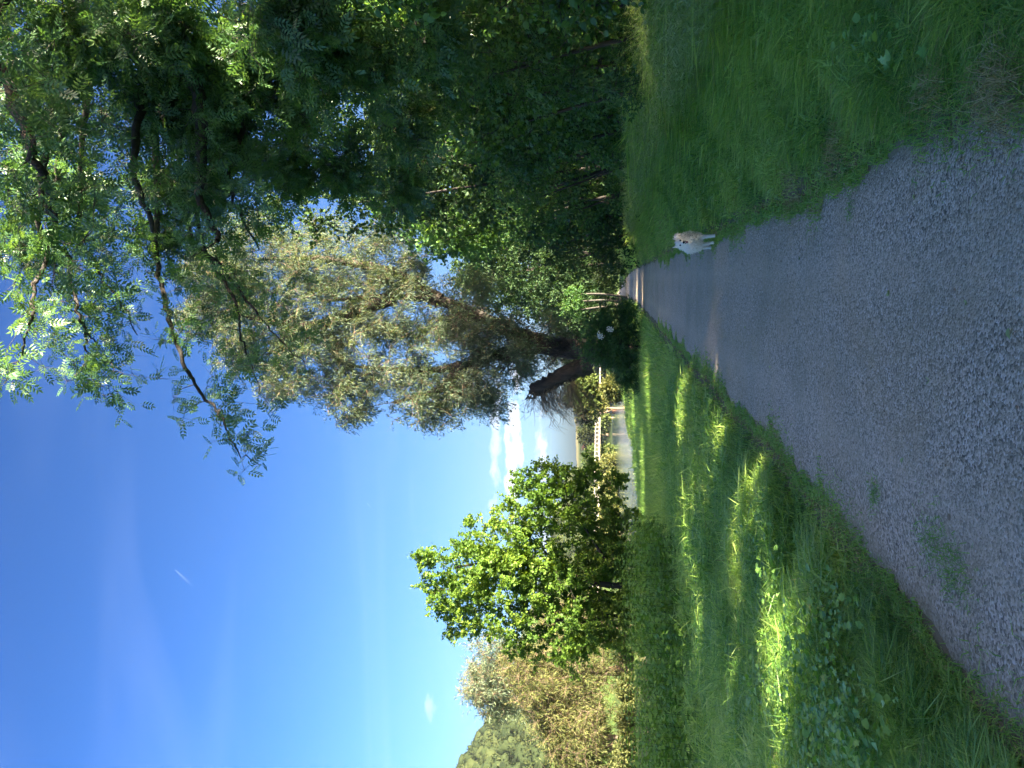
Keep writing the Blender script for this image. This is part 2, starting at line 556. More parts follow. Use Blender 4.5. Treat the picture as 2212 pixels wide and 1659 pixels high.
def build_path():
    ys = np.concatenate([np.arange(-12, 14, 0.06), np.arange(14, 40, 0.2), np.arange(40, 175, 1.0)])
    us = np.linspace(-1, 1, 25)
    Yg, U = np.meshgrid(ys, us, indexing='ij')
    wl = HALF + edge_wob(Yg, 0.4)
    wr = HALF + edge_wob(Yg, 2.1)
    Xg = pc(Yg) + np.where(U < 0, U * wl, U * wr)
    edge = smooth((np.abs(U) - 0.86) / 0.14)
    base = -0.015 * np.clip(Yg, -20, 60)
    far = smooth((Yg - 70) / 60)
    base = base * (1 - far) - 1.1 * far
    Zg = base + 0.012 * (1 - U ** 2) - 0.032 * edge + 0.004 * nz(Xg, Yg, 2.0)
    V = np.stack([Xg, Yg, Zg], -1).reshape(-1, 3)
    n, k = Xg.shape
    i = (np.arange(n - 1)[:, None] * k + np.arange(k - 1)[None, :]).ravel()
    q = np.stack([i, i + 1, i + 1 + k, i + k], -1)
    me = mesh_from('path', V, [q], None, True)
    m_ = bpy.data.materials.new('gravel_path')
    m_.use_nodes = True
    t = NT(m_.node_tree)
    geo = t.n('ShaderNodeNewGeometry')
    P = geo.outputs['Position']
    v1 = t.n('ShaderNodeTexVoronoi', i={'Vector': P, 'Scale': 84.0, 'Randomness': 1.0})
    v2 = t.n('ShaderNodeTexVoronoi', i={'Vector': P, 'Scale': 34.0})
    n1 = t.n('ShaderNodeTexNoise', i={'Vector': P, 'Scale': 1.6, 'Detail': 6.0, 'Roughness': 0.65})
    n2 = t.n('ShaderNodeTexNoise', i={'Vector': P, 'Scale': 26.0, 'Detail': 6.0, 'Roughness': 0.7})
    n3 = t.n('ShaderNodeTexNoise', i={'Vector': P, 'Scale': 0.7, 'Detail': 4.0})
    sp = t.n('ShaderNodeSeparateColor'); t.link(v1.outputs['Color'], sp.inputs[0])
    f = t.math('ADD', t.math('MULTIPLY', sp.outputs[0], 0.54), t.math('MULTIPLY', n2.outputs['Fac'], 0.56))
    c = t.ramp(f, [(0.24, (0.17, 0.14, 0.09)), (0.50, (0.58, 0.47, 0.31)), (0.76, (0.86, 0.72, 0.52)), (0.88, (0.95, 0.88, 0.76))])
    c = t.mix(t.math('MULTIPLY', t.math('SUBTRACT', n1.outputs['Fac'], 0.42), 2.2, clamp=True), c, (0.62, 0.48, 0.28))
    worn = t.math('MULTIPLY', t.math('SUBTRACT', n3.outputs['Fac'], 0.48), 3.0, clamp=True)
    c = t.mix(t.math('MULTIPLY', worn, 0.75), c, (0.38, 0.34, 0.21))
    sx = t.n('ShaderNodeSeparateXYZ', i={0: P})
    u = t.math('ADD', t.math('SUBTRACT', sx.outputs[0], t.math('MULTIPLY', sx.outputs[1], 0.143)), 0.56)
    u = t.math('ADD', u, t.math('MULTIPLY', t.math('SUBTRACT', n3.outputs['Fac'], 0.5), 0.25))
    rut = t.math('SUBTRACT', 1.0, t.math('MULTIPLY', t.math('ABSOLUTE', t.math('SUBTRACT', t.math('ABSOLUTE', u), 0.58)), 3.6), clamp=True)
    rut = t.math('MULTIPLY', rut, t.math('MULTIPLY_ADD', n2.outputs['Fac'], 1.0, 0.1, clamp=True))
    c = t.mix(t.math('MULTIPLY', rut, 0.40), c, (0.85, 0.71, 0.50))
    rim = t.math('MULTIPLY', t.math('SUBTRACT', t.math('ABSOLUTE', u), 1.06), 4.0, clamp=True)
    c = t.mix(t.math('MULTIPLY', rim, t.math('MULTIPLY', n1.outputs['Fac'], 1.1)), c, (0.26, 0.24, 0.14))
    hgt = t.math('ADD', t.math('MULTIPLY', v1.outputs['Distance'], -0.6), t.math('ADD', n2.outputs['Fac'], t.math('MULTIPLY', v2.outputs['Distance'], -0.4)))
    b = t.n('ShaderNodeBump', i={'Height': hgt, 'Strength': 1.0, 'Distance': 0.022})
    p = t.n('ShaderNodeBsdfPrincipled', i={'Base Color': c, 'Roughness': 0.85, 'Specular IOR Level': 0.3, 'Normal': b.outputs[0]})
    o_ = t.n('ShaderNodeOutputMaterial')
    t.link(p.outputs[0], o_.inputs[0])
    obj('path', me, m_, kind='structure')


build_path()


def build_water():
    ys = np.concatenate([np.arange(-200, 620, 10)])
    nb = np.interp(ys, NB_Y, NB_X) + 4
    fb = np.interp(ys, FB_Y, FB_X) - 6
    V = []
    for y, a, b in zip(ys, fb, nb):
        for u in np.linspace(0, 1, 9):
            V.append((a + (b - a) * u, y, WATER_Z))
    n, k = len(ys), 9
    i = (np.arange(n - 1)[:, None] * k + np.arange(k - 1)[None, :]).ravel()
    q = np.stack([i, i + 1, i + 1 + k, i + k], -1)
    me = mesh_from('river', np.array(V), [q], None, True)
    m_ = bpy.data.materials.new('river_water')
    m_.use_nodes = True
    t = NT(m_.node_tree)
    geo = t.n('ShaderNodeNewGeometry')
    mp = t.n('ShaderNodeMapping', i={'Vector': geo.outputs['Position'], 'Scale': (0.7, 0.35, 1)})
    n1 = t.n('ShaderNodeTexNoise', i={'Vector': mp.outputs[0], 'Scale': 1.2, 'Detail': 3.0})
    b = t.n('ShaderNodeBump', i={'Height': n1.outputs['Fac'], 'Strength': 0.5, 'Distance': 0.3})
    p = t.n('ShaderNodeBsdfPrincipled', i={'Base Color': (0.06, 0.10, 0.12, 1), 'Roughness': 0.08, 'IOR': 1.33,
                                          'Specular IOR Level': 0.9, 'Normal': b.outputs[0]})
    o_ = t.n('ShaderNodeOutputMaterial')
    t.link(p.outputs[0], o_.inputs[0])
    obj('river_water', me, m_, kind='structure')


build_water()

# ------------------------------------------------------------------ leaf shapes
# (unit length along +y, folded about the midrib)
LEAF2 = (np.array([(0, 0, 0), (-0.30, 0.45, 0.06), (0, 1, -0.08), (0.30, 0.45, 0.06)]), [np.array([(0, 2, 1), (0, 3, 2)])])
BROAD = (np.array([(0, 0, 0), (-0.33, 0.22, 0.05), (-0.36, 0.60, 0.04), (0, 1, -0.12), (0.36, 0.60, 0.04), (0.33, 0.22, 0.05)]),
         [np.array([(0, 3, 2, 1), (0, 5, 4, 3)])])
LANCE = (np.array([(0, 0, 0), (-0.11, 0.45, 0.02), (0, 1, -0.10), (0.11, 0.45, 0.02)]), [np.array([(0, 2, 1), (0, 3, 2)])])
LOBED = (np.array([(0, 0, 0), (-0.18, 0.20, 0.03), (-0.52, 0.30, 0.05), (-0.27, 0.52, 0.05), (-0.34, 0.86, 0.0), (-0.12, 0.72, 0.02), (0, 1.05, -0.1),
                   (0.12, 0.72, 0.02), (0.34, 0.86, 0.0), (0.27, 0.52, 0.05), (0.52, 0.30, 0.05), (0.18, 0.20, 0.03)]),
         [np.array([(0, 6, 5, 4, 3, 2, 1), (0, 11, 10, 9, 8, 7, 6)])])


def pinnate(pairs=4, fold=0.05, wid=0.16, tris=True):
    V, Fq = [], []
    def leaflet(bx, by, ang, L):
        c, s = math.cos(ang), math.sin(ang)
        n0 = len(V)
        for (u, v, w) in ((0, 0, 0), (-wid, 0.45, fold), (0, 1, -0.10), (wid, 0.45, fold)):
            u2, v2 = u * L, v * L
            V.append((bx + u2 * c + v2 * s, by - u2 * s + v2 * c, w * L - 0.12 * by * by))
        Fq.append((n0, n0 + 2, n0 + 1)); Fq.append((n0, n0 + 3, n0 + 2))
    for k in range(pairs):
        y = 0.24 + 0.56 * k / max(1, pairs - 1)
        L = 0.36 - 0.03 * abs(k - 1.5)
        leaflet(0, y, rad(58), L); leaflet(0, y, -rad(58), L)
    leaflet(0, 0.82, 0, 0.36)
    n0 = len(V)
    V += [(-0.008, 0, 0), (0.008, 0, 0), (0, 0.85, -0.09)]
    Fq.append((n0, n0 + 1, n0 + 2))
    return np.array(V), [np.array(Fq)]


MAPL = (LEAF2[0] * np.array([1.75, 1, 1]), LEAF2[1])
PINN = pinnate(4, wid=0.19)
PINN3 = pinnate(2, wid=0.24)

GAPS = []          # sun gaps: (ground point, radius)


def in_gap(P, mg=0.0):
    """true for points lying on the sun's way to one of the sunlit patches of grass"""
    P = np.atleast_2d(P)
    bad = np.zeros(len(P), bool)
    for (g, h, rr) in GAPS:
        # segment g..h on the ground, swept towards the sun
        for u in np.linspace(0, 1, max(2, int(np.linalg.norm(np.array(h) - g) / (rr * 0.9)))):
            q = np.array(g) * (1 - u) + np.array(h) * u
            v = P - q
            along = v @ SUN
            perp = np.linalg.norm(v - along[:, None] * SUN, axis=1)
            bad |= (perp < rr + mg) & (along > 1.0)
    return bad


def ell_points(c, r, n, shell=0.35):
    """random points in an ellipsoid, favouring its outer part"""
    v = unit(R.standard_normal((n, 3)))
    rr = (shell + (1 - shell) * R.random(n)) ** (1 / 1.6)
    return np.asarray(c) + v * rr[:, None] * np.asarray(r)


def leaf_spray(buf, C, rad_, per, proto, L, droop=0.25, twigs=4, tint=(0.2, 0.8), upb=0.7, twigbuf=None, twr=0.004, clus_tint=None, keep=None):
    """for each cluster centre: a few short twigs with leaves along them; returns placements"""
    n = len(C)
    if n == 0:
        return None
    rad_ = np.broadcast_to(np.asarray(rad_, float), (n,))
    tw = unit(R.standard_normal((n, twigs, 3)) + np.array([0, 0, -0.15]))
    tl = rad_[:, None] * R.uniform(0.6, 1.15, (n, twigs))
    per_t = max(1, per // twigs)
    s = R.uniform(0.15, 1.0, (n, twigs, per_t))
    sag = np.zeros((n, twigs, per_t, 3)); sag[..., 2] = -droop * 0.5 * s ** 2 * tl[..., None]
    P = C[:, None, None, :] + tw[:, :, None, :] * (s * tl[..., None])[..., None] + sag
    P = P + R.standard_normal(P.shape) * (0.10 * rad_)[:, None, None, None]
    D = tw[:, :, None, :] + 1.1 * R.standard_normal(P.shape) * 0.6 + np.array([0, 0, -droop])
    N = np.array([0, 0, upb]) + 0.55 * R.standard_normal(P.shape) + 0.3 * tw[:, :, None, :]
    if clus_tint is None:
        clus_tint = R.uniform(tint[0], tint[1], n)
    T = clus_tint[:, None, None] + R.normal(0, 0.14, P.shape[:3])
    P = P.reshape(-1, 3); D = D.reshape(-1, 3); N = N.reshape(-1, 3); T = T.ravel().clip(0, 1)
    sc = L * R.uniform(0.65, 1.25, len(P))
    Mx = frames(D, N)
    if keep is not None:
        k = keep(P)
        P, Mx, sc, T = P[k], Mx[k], sc[k], T[k]
    if buf is not None:
        buf.place(proto[0], proto[1], P, Mx, sc, T)
    if twigbuf is not None:
        a = np.repeat(C, twigs, 0)
        b = a + (tw * tl[..., None]).reshape(-1, 3)
        ribbons(twigbuf, a, b, twr)
    return P, Mx, sc, T


def ribbons(buf, A, B, w):
    """thin three-sided twigs from A to B"""
    n = len(A)
    d = unit(B - A)
    s = unit(np.cross(d, np.array([0.31, 0.2, 0.93])))
    t_ = np.cross(d, s)
    w = np.broadcast_to(np.asarray(w, float), (n,))[:, None]
    V = np.stack([A + s * w, A - 0.5 * s * w + 0.86 * t_ * w, A - 0.5 * s * w - 0.86 * t_ * w,
                  B + s * w * 0.3, B - 0.15 * s * w + 0.26 * t_ * w, B - 0.15 * s * w - 0.26 * t_ * w], 1)
    i = np.arange(n)[:, None] * 6
    q = np.concatenate([i + np.array([0, 1, 4, 3]), i + np.array([1, 2, 5, 4]), i + np.array([2, 0, 3, 5])], 0)
    buf.add(V.reshape(-1, 3), q, 0.5)


def catmull(pts, n=6):
    pts = np.asarray(pts, float)
    P = np.vstack([2 * pts[0] - pts[1], pts, 2 * pts[-1] - pts[-2]])
    out = []
    for i in range(1, len(P) - 2):
        for t in np.linspace(0, 1, n, endpoint=False):
            a, b, c, d = P[i - 1], P[i], P[i + 1], P[i + 2]
            out.append(0.5 * ((2 * b) + (-a + c) * t + (2 * a - 5 * b + 4 * c - d) * t * t + (-a + 3 * b - 3 * c + d) * t ** 3))
    out.append(pts[-1])
    return np.array(out)


def grow(nodes, rads, targets, buf, sides=4, rmin=0.006, rough=0.0, bend=0.18, cap_r=0.5, power=0.0045):
    """connect every target to the nearest point already grown; thinner the farther out"""
    nodes = [np.asarray(p) for p in nodes]
    NA = np.array(nodes); RA = np.array(rads)
    order = np.argsort([np.min(np.linalg.norm(NA - t, axis=1)) for t in targets])
    for k in order:
        t = targets[k]
        dv = NA - t
        dist = np.linalg.norm(dv, axis=1)
        cost = dist + 0.5 * np.maximum(NA[:, 2] - t[2], 0)
        j = int(np.argmin(cost))
        p = NA[j]; L = dist[j]
        if L < 0.05:
            continue
        r0 = min(RA[j] * cap_r, rmin + power * L * 1.6 + 0.002)
        r0 = max(r0, rmin)
        mid = (p + t) / 2 + R.standard_normal(3) * bend * L * 0.5 + np.array([0, 0, 0.08 * L])
        ns = max(3, min(6, int(L / 0.5) + 2))
        u = np.linspace(0, 1, ns)[:, None]
        pts = (1 - u) ** 2 * p + 2 * u * (1 - u) * mid + u ** 2 * t
        rs = np.linspace(r0, rmin * 0.6, ns)
        buf.tube(pts, rs, sides, 0.5, rough)
        NA = np.vstack([NA, pts[1:]]); RA = np.concatenate([RA, rs[1:]])


def leaf_parts(parent, placed, proto, mat, n_max, tag_name='leaf'):
    """the leaves that show largest as objects of their own (shared meshes); returns the mask of the rest"""
    P, Mx, sc, T = placed
    a = P[:, 0] / np.maximum(P[:, 1], 0.1)
    e = (P[:, 2] - CAM_Z) / np.maximum(P[:, 1], 0.1)
    vis = (P[:, 1] > 1) & (np.abs(a) < 0.52) & (e > -0.5) & (e < 0.92)
    face = np.abs(np.einsum('ni,ni->n', Mx[:, :, 2], unit(P - np.array([0, 0, CAM_Z]))))
    score = sc / P[:, 1] * (0.3 + face) * vis
    idx = np.argsort(-score)[:n_max]
    idx = idx[score[idx] > 0]
    protos = []
    for k in range(4):
        fs = proto[1]
        me = mesh_from(tag_name, proto[0], fs, [np.full(len(f), 0.2 + 0.2 * k) for f in fs])
        me.materials.append(mat)
        protos.append(me)
    inv = parent_inv(parent)
    for i in idx:
        o = bpy.data.objects.new(tag_name, protos[int(min(3, T[i] * 4))])
        COL.objects.link(o)
        mt = Matrix([[Mx[i][r][c] * sc[i] for c in range(3)] + [P[i][r]] for r in range(3)] + [[0, 0, 0, 1]])
        o.parent = parent
        o.matrix_parent_inverse = inv
        o.matrix_basis = mt
    rest = np.ones(len(P), bool)
    rest[idx] = False
    return rest


def tree(name, label, cat, base, stems, blobs, proto, mat, L, per, crad, droop=0.25, twigs=4, bark='bark', stem_r=(0.18, 0.06),
         n_leaf_parts=0, tint=(0.15, 0.85), shell=0.35, group=None, rough=0.06, sides=4, twig_parts=None, gap=True, twr=0.004,
         carve=None, upb=0.7, limb_names='limb', rmin=0.006, twig_on=True):
    """one tree or shrub: trunk, limbs, fine branchwork and foliage as its parts.
    blobs: list of (centre, radii, number of leaf clusters)"""
    root = thing(name, label, cat, base, group)
    nodes, rads = [], []
    for k, st in enumerate(stems):
        pts = catmull(st, 6)
        r0, r1 = stem_r if k == 0 else (stem_r[0] * 0.62, stem_r[1] * 0.8)
        u = np.linspace(0, 1, len(pts))
        rs = r0 + (r1 - r0) * u
        if k == 0:
            rs = rs * (1 + 0.5 * np.exp(-u * 14))
        b = Buf()
        b.tube(pts, rs, 10 if r0 > 0.08 else 6, 0.5, rough, cap=True)
        obj('trunk' if k == 0 else limb_names, b.mesh('trunk', True), M[bark], root)
        nodes += list(pts[2:] if k == 0 else pts); rads += list(rs[2:] if k == 0 else rs)
    C, CT = [], []
    for (c, r, n) in blobs:
        p = ell_points(c, r, n, shell)
        C.append(p)
        CT.append(R.uniform(tint[0], tint[1]) * 0.5 + R.uniform(tint[0], tint[1], n) * 0.5)
    C = np.concatenate(C); CT = np.concatenate(CT)
    k = C[:, 2] > ground(C[:, 0], C[:, 1]) + 0.1
    if gap and GAPS:
        k &= ~in_gap(C)
    if carve is not None:
        k &= ~carve(C)
    C, CT = C[k], CT[k]
    bb = Buf()
    sel = np.arange(len(C))
    if len(C) > 420:
        sel = R.choice(len(C), 420, replace=False)
    grow(nodes, rads, C[sel], bb, sides, rmin=rmin)
    fb = Buf()
    keep = (lambda P: ~in_gap(P, L * 0.5)) if (gap and GAPS) else None
    pl = leaf_spray(None, C, crad, per, proto, L, droop, twigs, tint, upb, bb if twig_on else None, twr, CT, keep)
    P, Mx, sc, T = pl
    if n_leaf_parts:
        rest = leaf_parts(root, pl, proto, mat, n_leaf_parts)
        P, Mx, sc, T = P[rest], Mx[rest], sc[rest], T[rest]
    fb.place(proto[0], proto[1], P, Mx, sc, T)
    o = obj('branchwork', bb.mesh('branchwork'), M[bark] if twig_parts is None else M[twig_parts], root)
    o['kind'] = 'stuff'
    o = obj('foliage', fb.mesh('foliage'), mat, root)
    o['kind'] = 'stuff'
    return root


def B(X, Y, d, rpx, n, dd=1.0, vs=1.0):
    """crown blob seen at X, Y of the photograph with radius rpx at distance d"""
    c = at(X, Y, d)
    r = rpx * d / F
    return (c, np.array([r, r * dd, r * vs]), n)


# sunlit patches of grass (each: end points on the ground, half width)
def gp(X, Y):
    rx, rz = ray(X, Y)
    d = 8.0
    for _ in range(20):
        d = (gz(rx * d, d) + 0.15 - CAM_Z) / rz
    return np.array([rx * d, d, gz(rx * d, d) + 0.15])


for (a, b_, rr) in (((1552, 915), (1550, 985), 0.10), ((1622, 1010), (1645, 1100), 0.12), ((1588, 1200), (1600, 1400), 0.09),
                    ((1665, 1370), (1690, 1500), 0.18), ((1600, 1500), (1600, 1650), 0.08), ((1700, 1560), (1710, 1650), 0.10), ((1470, 880), (1476, 960), 0.14), ((1520, 1330), (1524, 1420), 0.05),
                    ((1650, 1230), (1658, 1270), 0.05), ((1398, 800), (1404, 900), 0.22), ((1388, 960), (1392, 1100), 0.28),
                    ((1368, 870), (1372, 930), 0.3)):
    GAPS.append((gp(*a), gp(*b_), rr))

# ------------------------------------------------------------------ the maple at the water's edge
D = 28.0
mb = at(1372, 1265, D); mb[2] = gz(mb[0], mb[1]) - 0.1
mb2 = np.array([mb[0] - 1.6, mb[1] + 0.4, gz(mb[0] - 1.6, mb[1]) - 0.1])
maple_blobs = [B(1120, 1235, D, 55, 34), B(1330, 1200, D, 45, 26), B(1345, 1320, D, 45, 24), B(1010, 1225, D, 85, 60), B(1075, 1150, D, 80, 60), B(1095, 1275, D, 105, 95), B(1160, 1075, D, 72, 55),
               B(1215, 1180, D, 95, 85), B(1200, 1325, D, 105, 95), B(1270, 1085, D, 62, 45), B(1300, 1200, D, 62, 40),
               B(1285, 1335, D, 70, 50), B(950, 1250, D, 48, 22), B(918, 1203, D, 26, 8), B(998, 1335, D, 42, 18), B(968, 1368, D, 15, 4),
               B(1215, 1035, D, 36, 14), B(1180, 1005, D, 18, 6), B(1270, 1018, D, 28, 9), B(1325, 1040, D, 22, 6), B(1345, 1120, D, 34, 12),
               B(1330, 1270, D, 50, 22), B(1345, 1390, D, 35, 12), B(1235, 1415, D, 38, 16), B(945, 1310, D, 24, 7), B(1120, 1385, D, 34, 12)]
tree('field_maple', 'round bright green broadleaf tree on the left bank, sunlit on its left side', 'tree', mb,
     [[mb, at(1300, 1262, D), at(1210, 1235, D), at(1100, 1210, D), at(985, 1225, D)],
      [mb, at(1325, 1225, D - .4), at(1270, 1150, D - .5), at(1220, 1080, D - .3)],
      [mb2, at(1325, 1330, D), at(1250, 1345, D + .3), at(1160, 1330, D + .3), at(1080, 1300, D)],
      [mb2, at(1345, 1290, D + .8), at(1240, 1255, D + 1), at(1150, 1160, D + .8)]],
     maple_blobs, MAPL, M['maple'], 0.098, 104, 0.42, droop=0.35, stem_r=(0.13, 0.03), tint=(0.1, 0.85), n_leaf_parts=0)

# ------------------------------------------------------------------ the old willow
D = 48.0
wb = at(1330, 770, D); wb[2] = gz(wb[0], wb[1]) - 0.1
wroot_stems = [[wb, at(1250, 755, D), at(1150, 735, D), at(1050, 690, D), at(950, 650, D), at(850, 640, D), at(700, 650, D)],
               [at(1180, 745, D), at(1100, 760, D), at(1000, 790, D), at(900, 800, D), at(750, 790, D)],
               [at(950, 650, D), at(850, 590, D), at(700, 560, D), at(560, 560, D)],
               [at(850, 640, D), at(700, 700, D), at(560, 690, D), at(460, 650, D)],
               [at(1000, 790, D), at(950, 840, D), at(850, 870, D)]]
wb_ = [B(470, 610, D, 90, 110), B(430, 690, D, 55, 50), B(560, 700, D, 105, 130), B(540, 560, D, 110, 130), B(660, 790, D, 100, 110),
       B(700, 660, D, 115, 130), B(700, 560, D, 110, 110), B(760, 860, D, 70, 65), B(810, 770, D, 100, 110), B(900, 860, D, 70, 70),
       B(850, 650, D, 100, 110), B(850, 560, D, 90, 90), B(960, 760, D, 95, 100), B(980, 870, D, 55, 50), B(1040, 820, D - .8, 60, 60), B(1090, 720, D - 1, 40, 26), B(980, 700, D - 1, 50, 40),
       B(1000, 640, D + 2.5, 70, 50), B(1060, 880, D, 32, 20), B(1110, 800, D + 2, 45, 26), B(600, 830, D, 50, 30), B(520, 770, D, 50, 35),
       B(1200, 750, D + 2.6, 45, 20), B(1125, 765, D - 1.6, 36, 26), B(1030, 735, D - 1.6, 40, 30), B(1180, 700, D - 1.2, 22, 10)]
wil = tree('white_willow', 'huge old grey-green willow with a leaning rough trunk, above the left verge', 'tree', wb, wroot_stems, wb_,
           LANCE, M['willow'], 0.26, 100, 1.0, droop=0.5, twigs=7, bark='wbark', stem_r=(0.80, 0.10), tint=(0.05, 0.75), rough=0.12,
           gap=False, rmin=0.016, sides=4, twr=0.012, twig_parts='twig')
# broken limb, its torn end and the bare shoots hanging from it
bl = Buf()
bl.tube(catmull([at(1275, 785, D), at(1240, 800, D), at(1200, 820, D), at(1165, 838, D), at(1148, 846, D)], 6), np.linspace(0.62, 0.42, 25), 12, 0.5, 0.12, cap=True)
limb_o = obj('broken_limb', bl.mesh('broken_limb', True), M['wbark'], wil, label='dark broken limb stub pointing left')
bs = Buf()
for k in range(11):
    p0 = at(R.uniform(1146, 1156), R.uniform(835, 856), D) + R.standard_normal(3) * 0.15
    bs.tube([p0, p0 + np.array([-0.2, 0, R.uniform(0.1, 0.5)]) + R.standard_normal(3) * 0.06], [0.10, 0.008], 4, 0.5)
obj('splinter', bs.mesh('splinter'), M['wbark'], limb_o)
sh = Buf()
for k in range(150):
    u = R.random()
    p0 = at(1150 + 100 * u, 850 - 30 * u + R.uniform(-8, 8), D + R.uniform(-.6, .6))
    dirv = unit(np.array([-1, R.normal(0, .3), R.uniform(-0.7, 0.9)]))
    L_ = R.uniform(0.8, 2.6)
    pts = [p0 + dirv * L_ * t_ + np.array([0, 0, -0.45 * L_ * t_ * t_]) + R.standard_normal(3) * 0.06 * t_ for t_ in np.linspace(0, 1, 6)]
    sh.tube(pts, np.linspace(0.022, 0.006, 6), 3, 0.5)
    for q_ in range(3):
        a_ = pts[R.integers(1, 5)]
        sh.tube([a_, a_ + unit(dirv + R.standard_normal(3) * 0.7) * 0.5, a_ + unit(dirv + R.standard_normal(3) * 0.6 + np.array([0, 0, -.4])) * 0.9], [0.012, 0.008, 0.005], 3, 0.5)
obj('bare_shoots', sh.mesh('bare_shoots'), M['twig'], wil, kind='stuff')
# tangle of shoots clothing the trunk
tg = Buf()
for k in range(420):
    u = R.random()
    q_ = np.array(wroot_stems[0][1]) * (1 - u) + np.array(wroot_stems[0][4]) * u if R.random() < .6 else np.array(wroot_stems[0][1]) * (1 - u) + np.array(wroot_stems[1][2]) * u
    p0 = q_ + np.array([R.uniform(-.9, .6), -0.7, R.uniform(-.8, .8)])
    dirv = unit(np.array([R.normal(-.25, .5), R.uniform(-.5, 0), R.uniform(0.2, 1)]))
    L_ = R.uniform(0.6, 1.8)
    tg.tube([p0 + dirv * L_ * t_ + R.standard_normal(3) * 0.10 for t_ in np.linspace(0, 1, 5)], np.linspace(0.028, 0.008, 5), 3, 0.5)
obj('shoot_tangle', tg.mesh('shoot_tangle'), M['wbark'], wil, kind='stuff')

# ------------------------------------------------------------------ dark bush in front of the willow, with white flower heads
D = 41.0
bb_ = at(1375, 750, D); bb_[2] = gz(bb_[0], bb_[1]) - 0.05
bush = tree('elder_bush', 'low dark green bush with two white flower heads in front of the old willow', 'bush', bb_,
            [[bb_, at(1350, 745, D), at(1310, 735, D)], [bb_, at(1350, 700, D), at(1315, 680, D)], [bb_, at(1350, 800, D), at(1330, 820, D)]],
            [B(1330, 700, D, 42, 90), B(1345, 745, D, 42, 90), B(1350, 800, D, 34, 70), B(1358, 830, D, 24, 30), B(1290, 720, D, 35, 60),
             B(1275, 760, D, 32, 35), B(1320, 770, D, 34, 50), B(1345, 670, D, 22, 24), B(1312, 672, D, 20, 14)],
            PINN3, M['elder'], 0.26, 22, 0.34, droop=0.35, stem_r=(0.06, 0.02), tint=(0.1, 0.9), gap=False, rmin=0.008)
for (X, Y, s_) in ((1318, 712, 0.15), (1296, 726, 0.17)):
    fb_ = Buf()
    c0 = at(X, Y, D - 1.35)
    n_ = 60
    P_ = c0 + R.standard_normal((n_, 3)) * np.array([s_ * .5, s_ * .2, s_ * .5])
    fb_.place(LEAF2[0] * np.array([1.6, 1, 1]), LEAF2[1], P_, frames(R.standard_normal((n_, 3)), np.array([0, -1, 0.4]) + R.standard_normal((n_, 3)) * .3), np.full(n_, 0.075), np.full(n_, .5))
    obj('flower_head', fb_.mesh('flower_head'), M['flower'], bush, kind='stuff')

# ------------------------------------------------------------------ the row of trees and shrubs on the right
def shrub(name, label, y, off, w, h, proto, mat, L, per, crad, ncl, parts=0, z0=0.0, tint=(0.1, 0.85), dens_top=1.0, dd=1.0, carve=None, group=None):
    x = float(pc(y)) + HALF + off
    g = gz(x, y)
    base = np.array([x, y, g - 0.1])
    stems = [[base, base + np.array([R.normal(0, .2), 0, h * .35]), base + np.array([R.normal(0, .4), R.normal(0, .4), h * .7])]]
    for k in range(3):
        a_ = R.uniform(0, 2 * math.pi)
        stems.append([base + np.array([0.15 * math.cos(a_), .15 * math.sin(a_), 0]), base + np.array([math.cos(a_) * w * .3, math.sin(a_) * w * .3, h * .35]),
                      base + np.array([math.cos(a_) * w * .55, math.sin(a_) * w * .55, h * .7])])
    blobs = []
    nb_ = 9
    for k in range(nb_):
        a_ = R.uniform(0, 2 * math.pi)
        rr = math.sqrt(R.random()) * 0.62 * w
        zc = z0 + (0.18 + 0.64 * k / (nb_ - 1)) * h
        sc_ = (1.0 - 0.35 * max(0, zc / h - 0.5))
        blobs.append((base + np.array([math.cos(a_) * rr, math.sin(a_) * rr * dd, zc]), np.array([w * .48, w * .48 * dd, h * .22]) * sc_, ncl // nb_))
    return tree(name, label, 'shrub' if h < 7 else 'tree', base, stems, blobs, proto, mat, L, per, crad, stem_r=(0.045 + 0.009 * h, 0.016), tint=tint,
                n_leaf_parts=parts, gap=True, carve=carve, group=group)


SH = [  # name, label, y, offset from the path edge, half width, height, leaf, material, leaf length, leaves per cluster, cluster radius, clusters, leaf parts
    ('hazel_shrub', 'nearest round-leaved hazel shrub on the right, reaching out of the frame', 8.2, 3.4, 1.7, 4.3, BROAD, 'hazel', 0.085, 34, 0.30, 420, 260),
    ('elder_shrub', 'dark elder shrub with long leaflets, second in the right hedge', 11.5, 3.3, 1.7, 4.6, PINN3, 'elder', 0.20, 20, 0.34, 360, 200),
    ('sycamore_shrub', 'lobed-leaved sycamore shrub in the middle of the right hedge', 14.8, 3.3, 1.9, 5.2, LOBED, 'hazel', 0.12, 26, 0.36, 360, 120),
    ('dogwood_shrub', 'mid green round-leaved shrub behind the white dog, left of the lobed-leaved one', 18.6, 3.3, 2.1, 5.0, BROAD, 'elder', 0.10, 34, 0.42, 340, 0),
    ('hawthorn_shrub', 'small-leaved dark shrub along the hedge, well behind the dog', 23.5, 3.2, 2.5, 5.5, LEAF2, 'hazel', 0.11, 44, 0.5, 330, 0),
    ('blackthorn_shrub', 'dark dense shrub far along the right hedge before its shady hollow', 29.5, 3.0, 2.8, 6.0, LEAF2, 'elder', 0.13, 44, 0.55, 320, 0),
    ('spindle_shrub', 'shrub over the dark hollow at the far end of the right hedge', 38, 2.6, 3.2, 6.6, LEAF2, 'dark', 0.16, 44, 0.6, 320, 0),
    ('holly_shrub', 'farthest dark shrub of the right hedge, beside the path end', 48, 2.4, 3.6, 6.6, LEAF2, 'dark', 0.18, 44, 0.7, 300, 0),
    ('hazel_shrub', 'hedge shrub just outside the frame on the right, beside the photographer', 4.6, 3.6, 1.9, 4.4, LEAF2, 'hazel', 0.16, 26, 0.4, 200, 0),
]
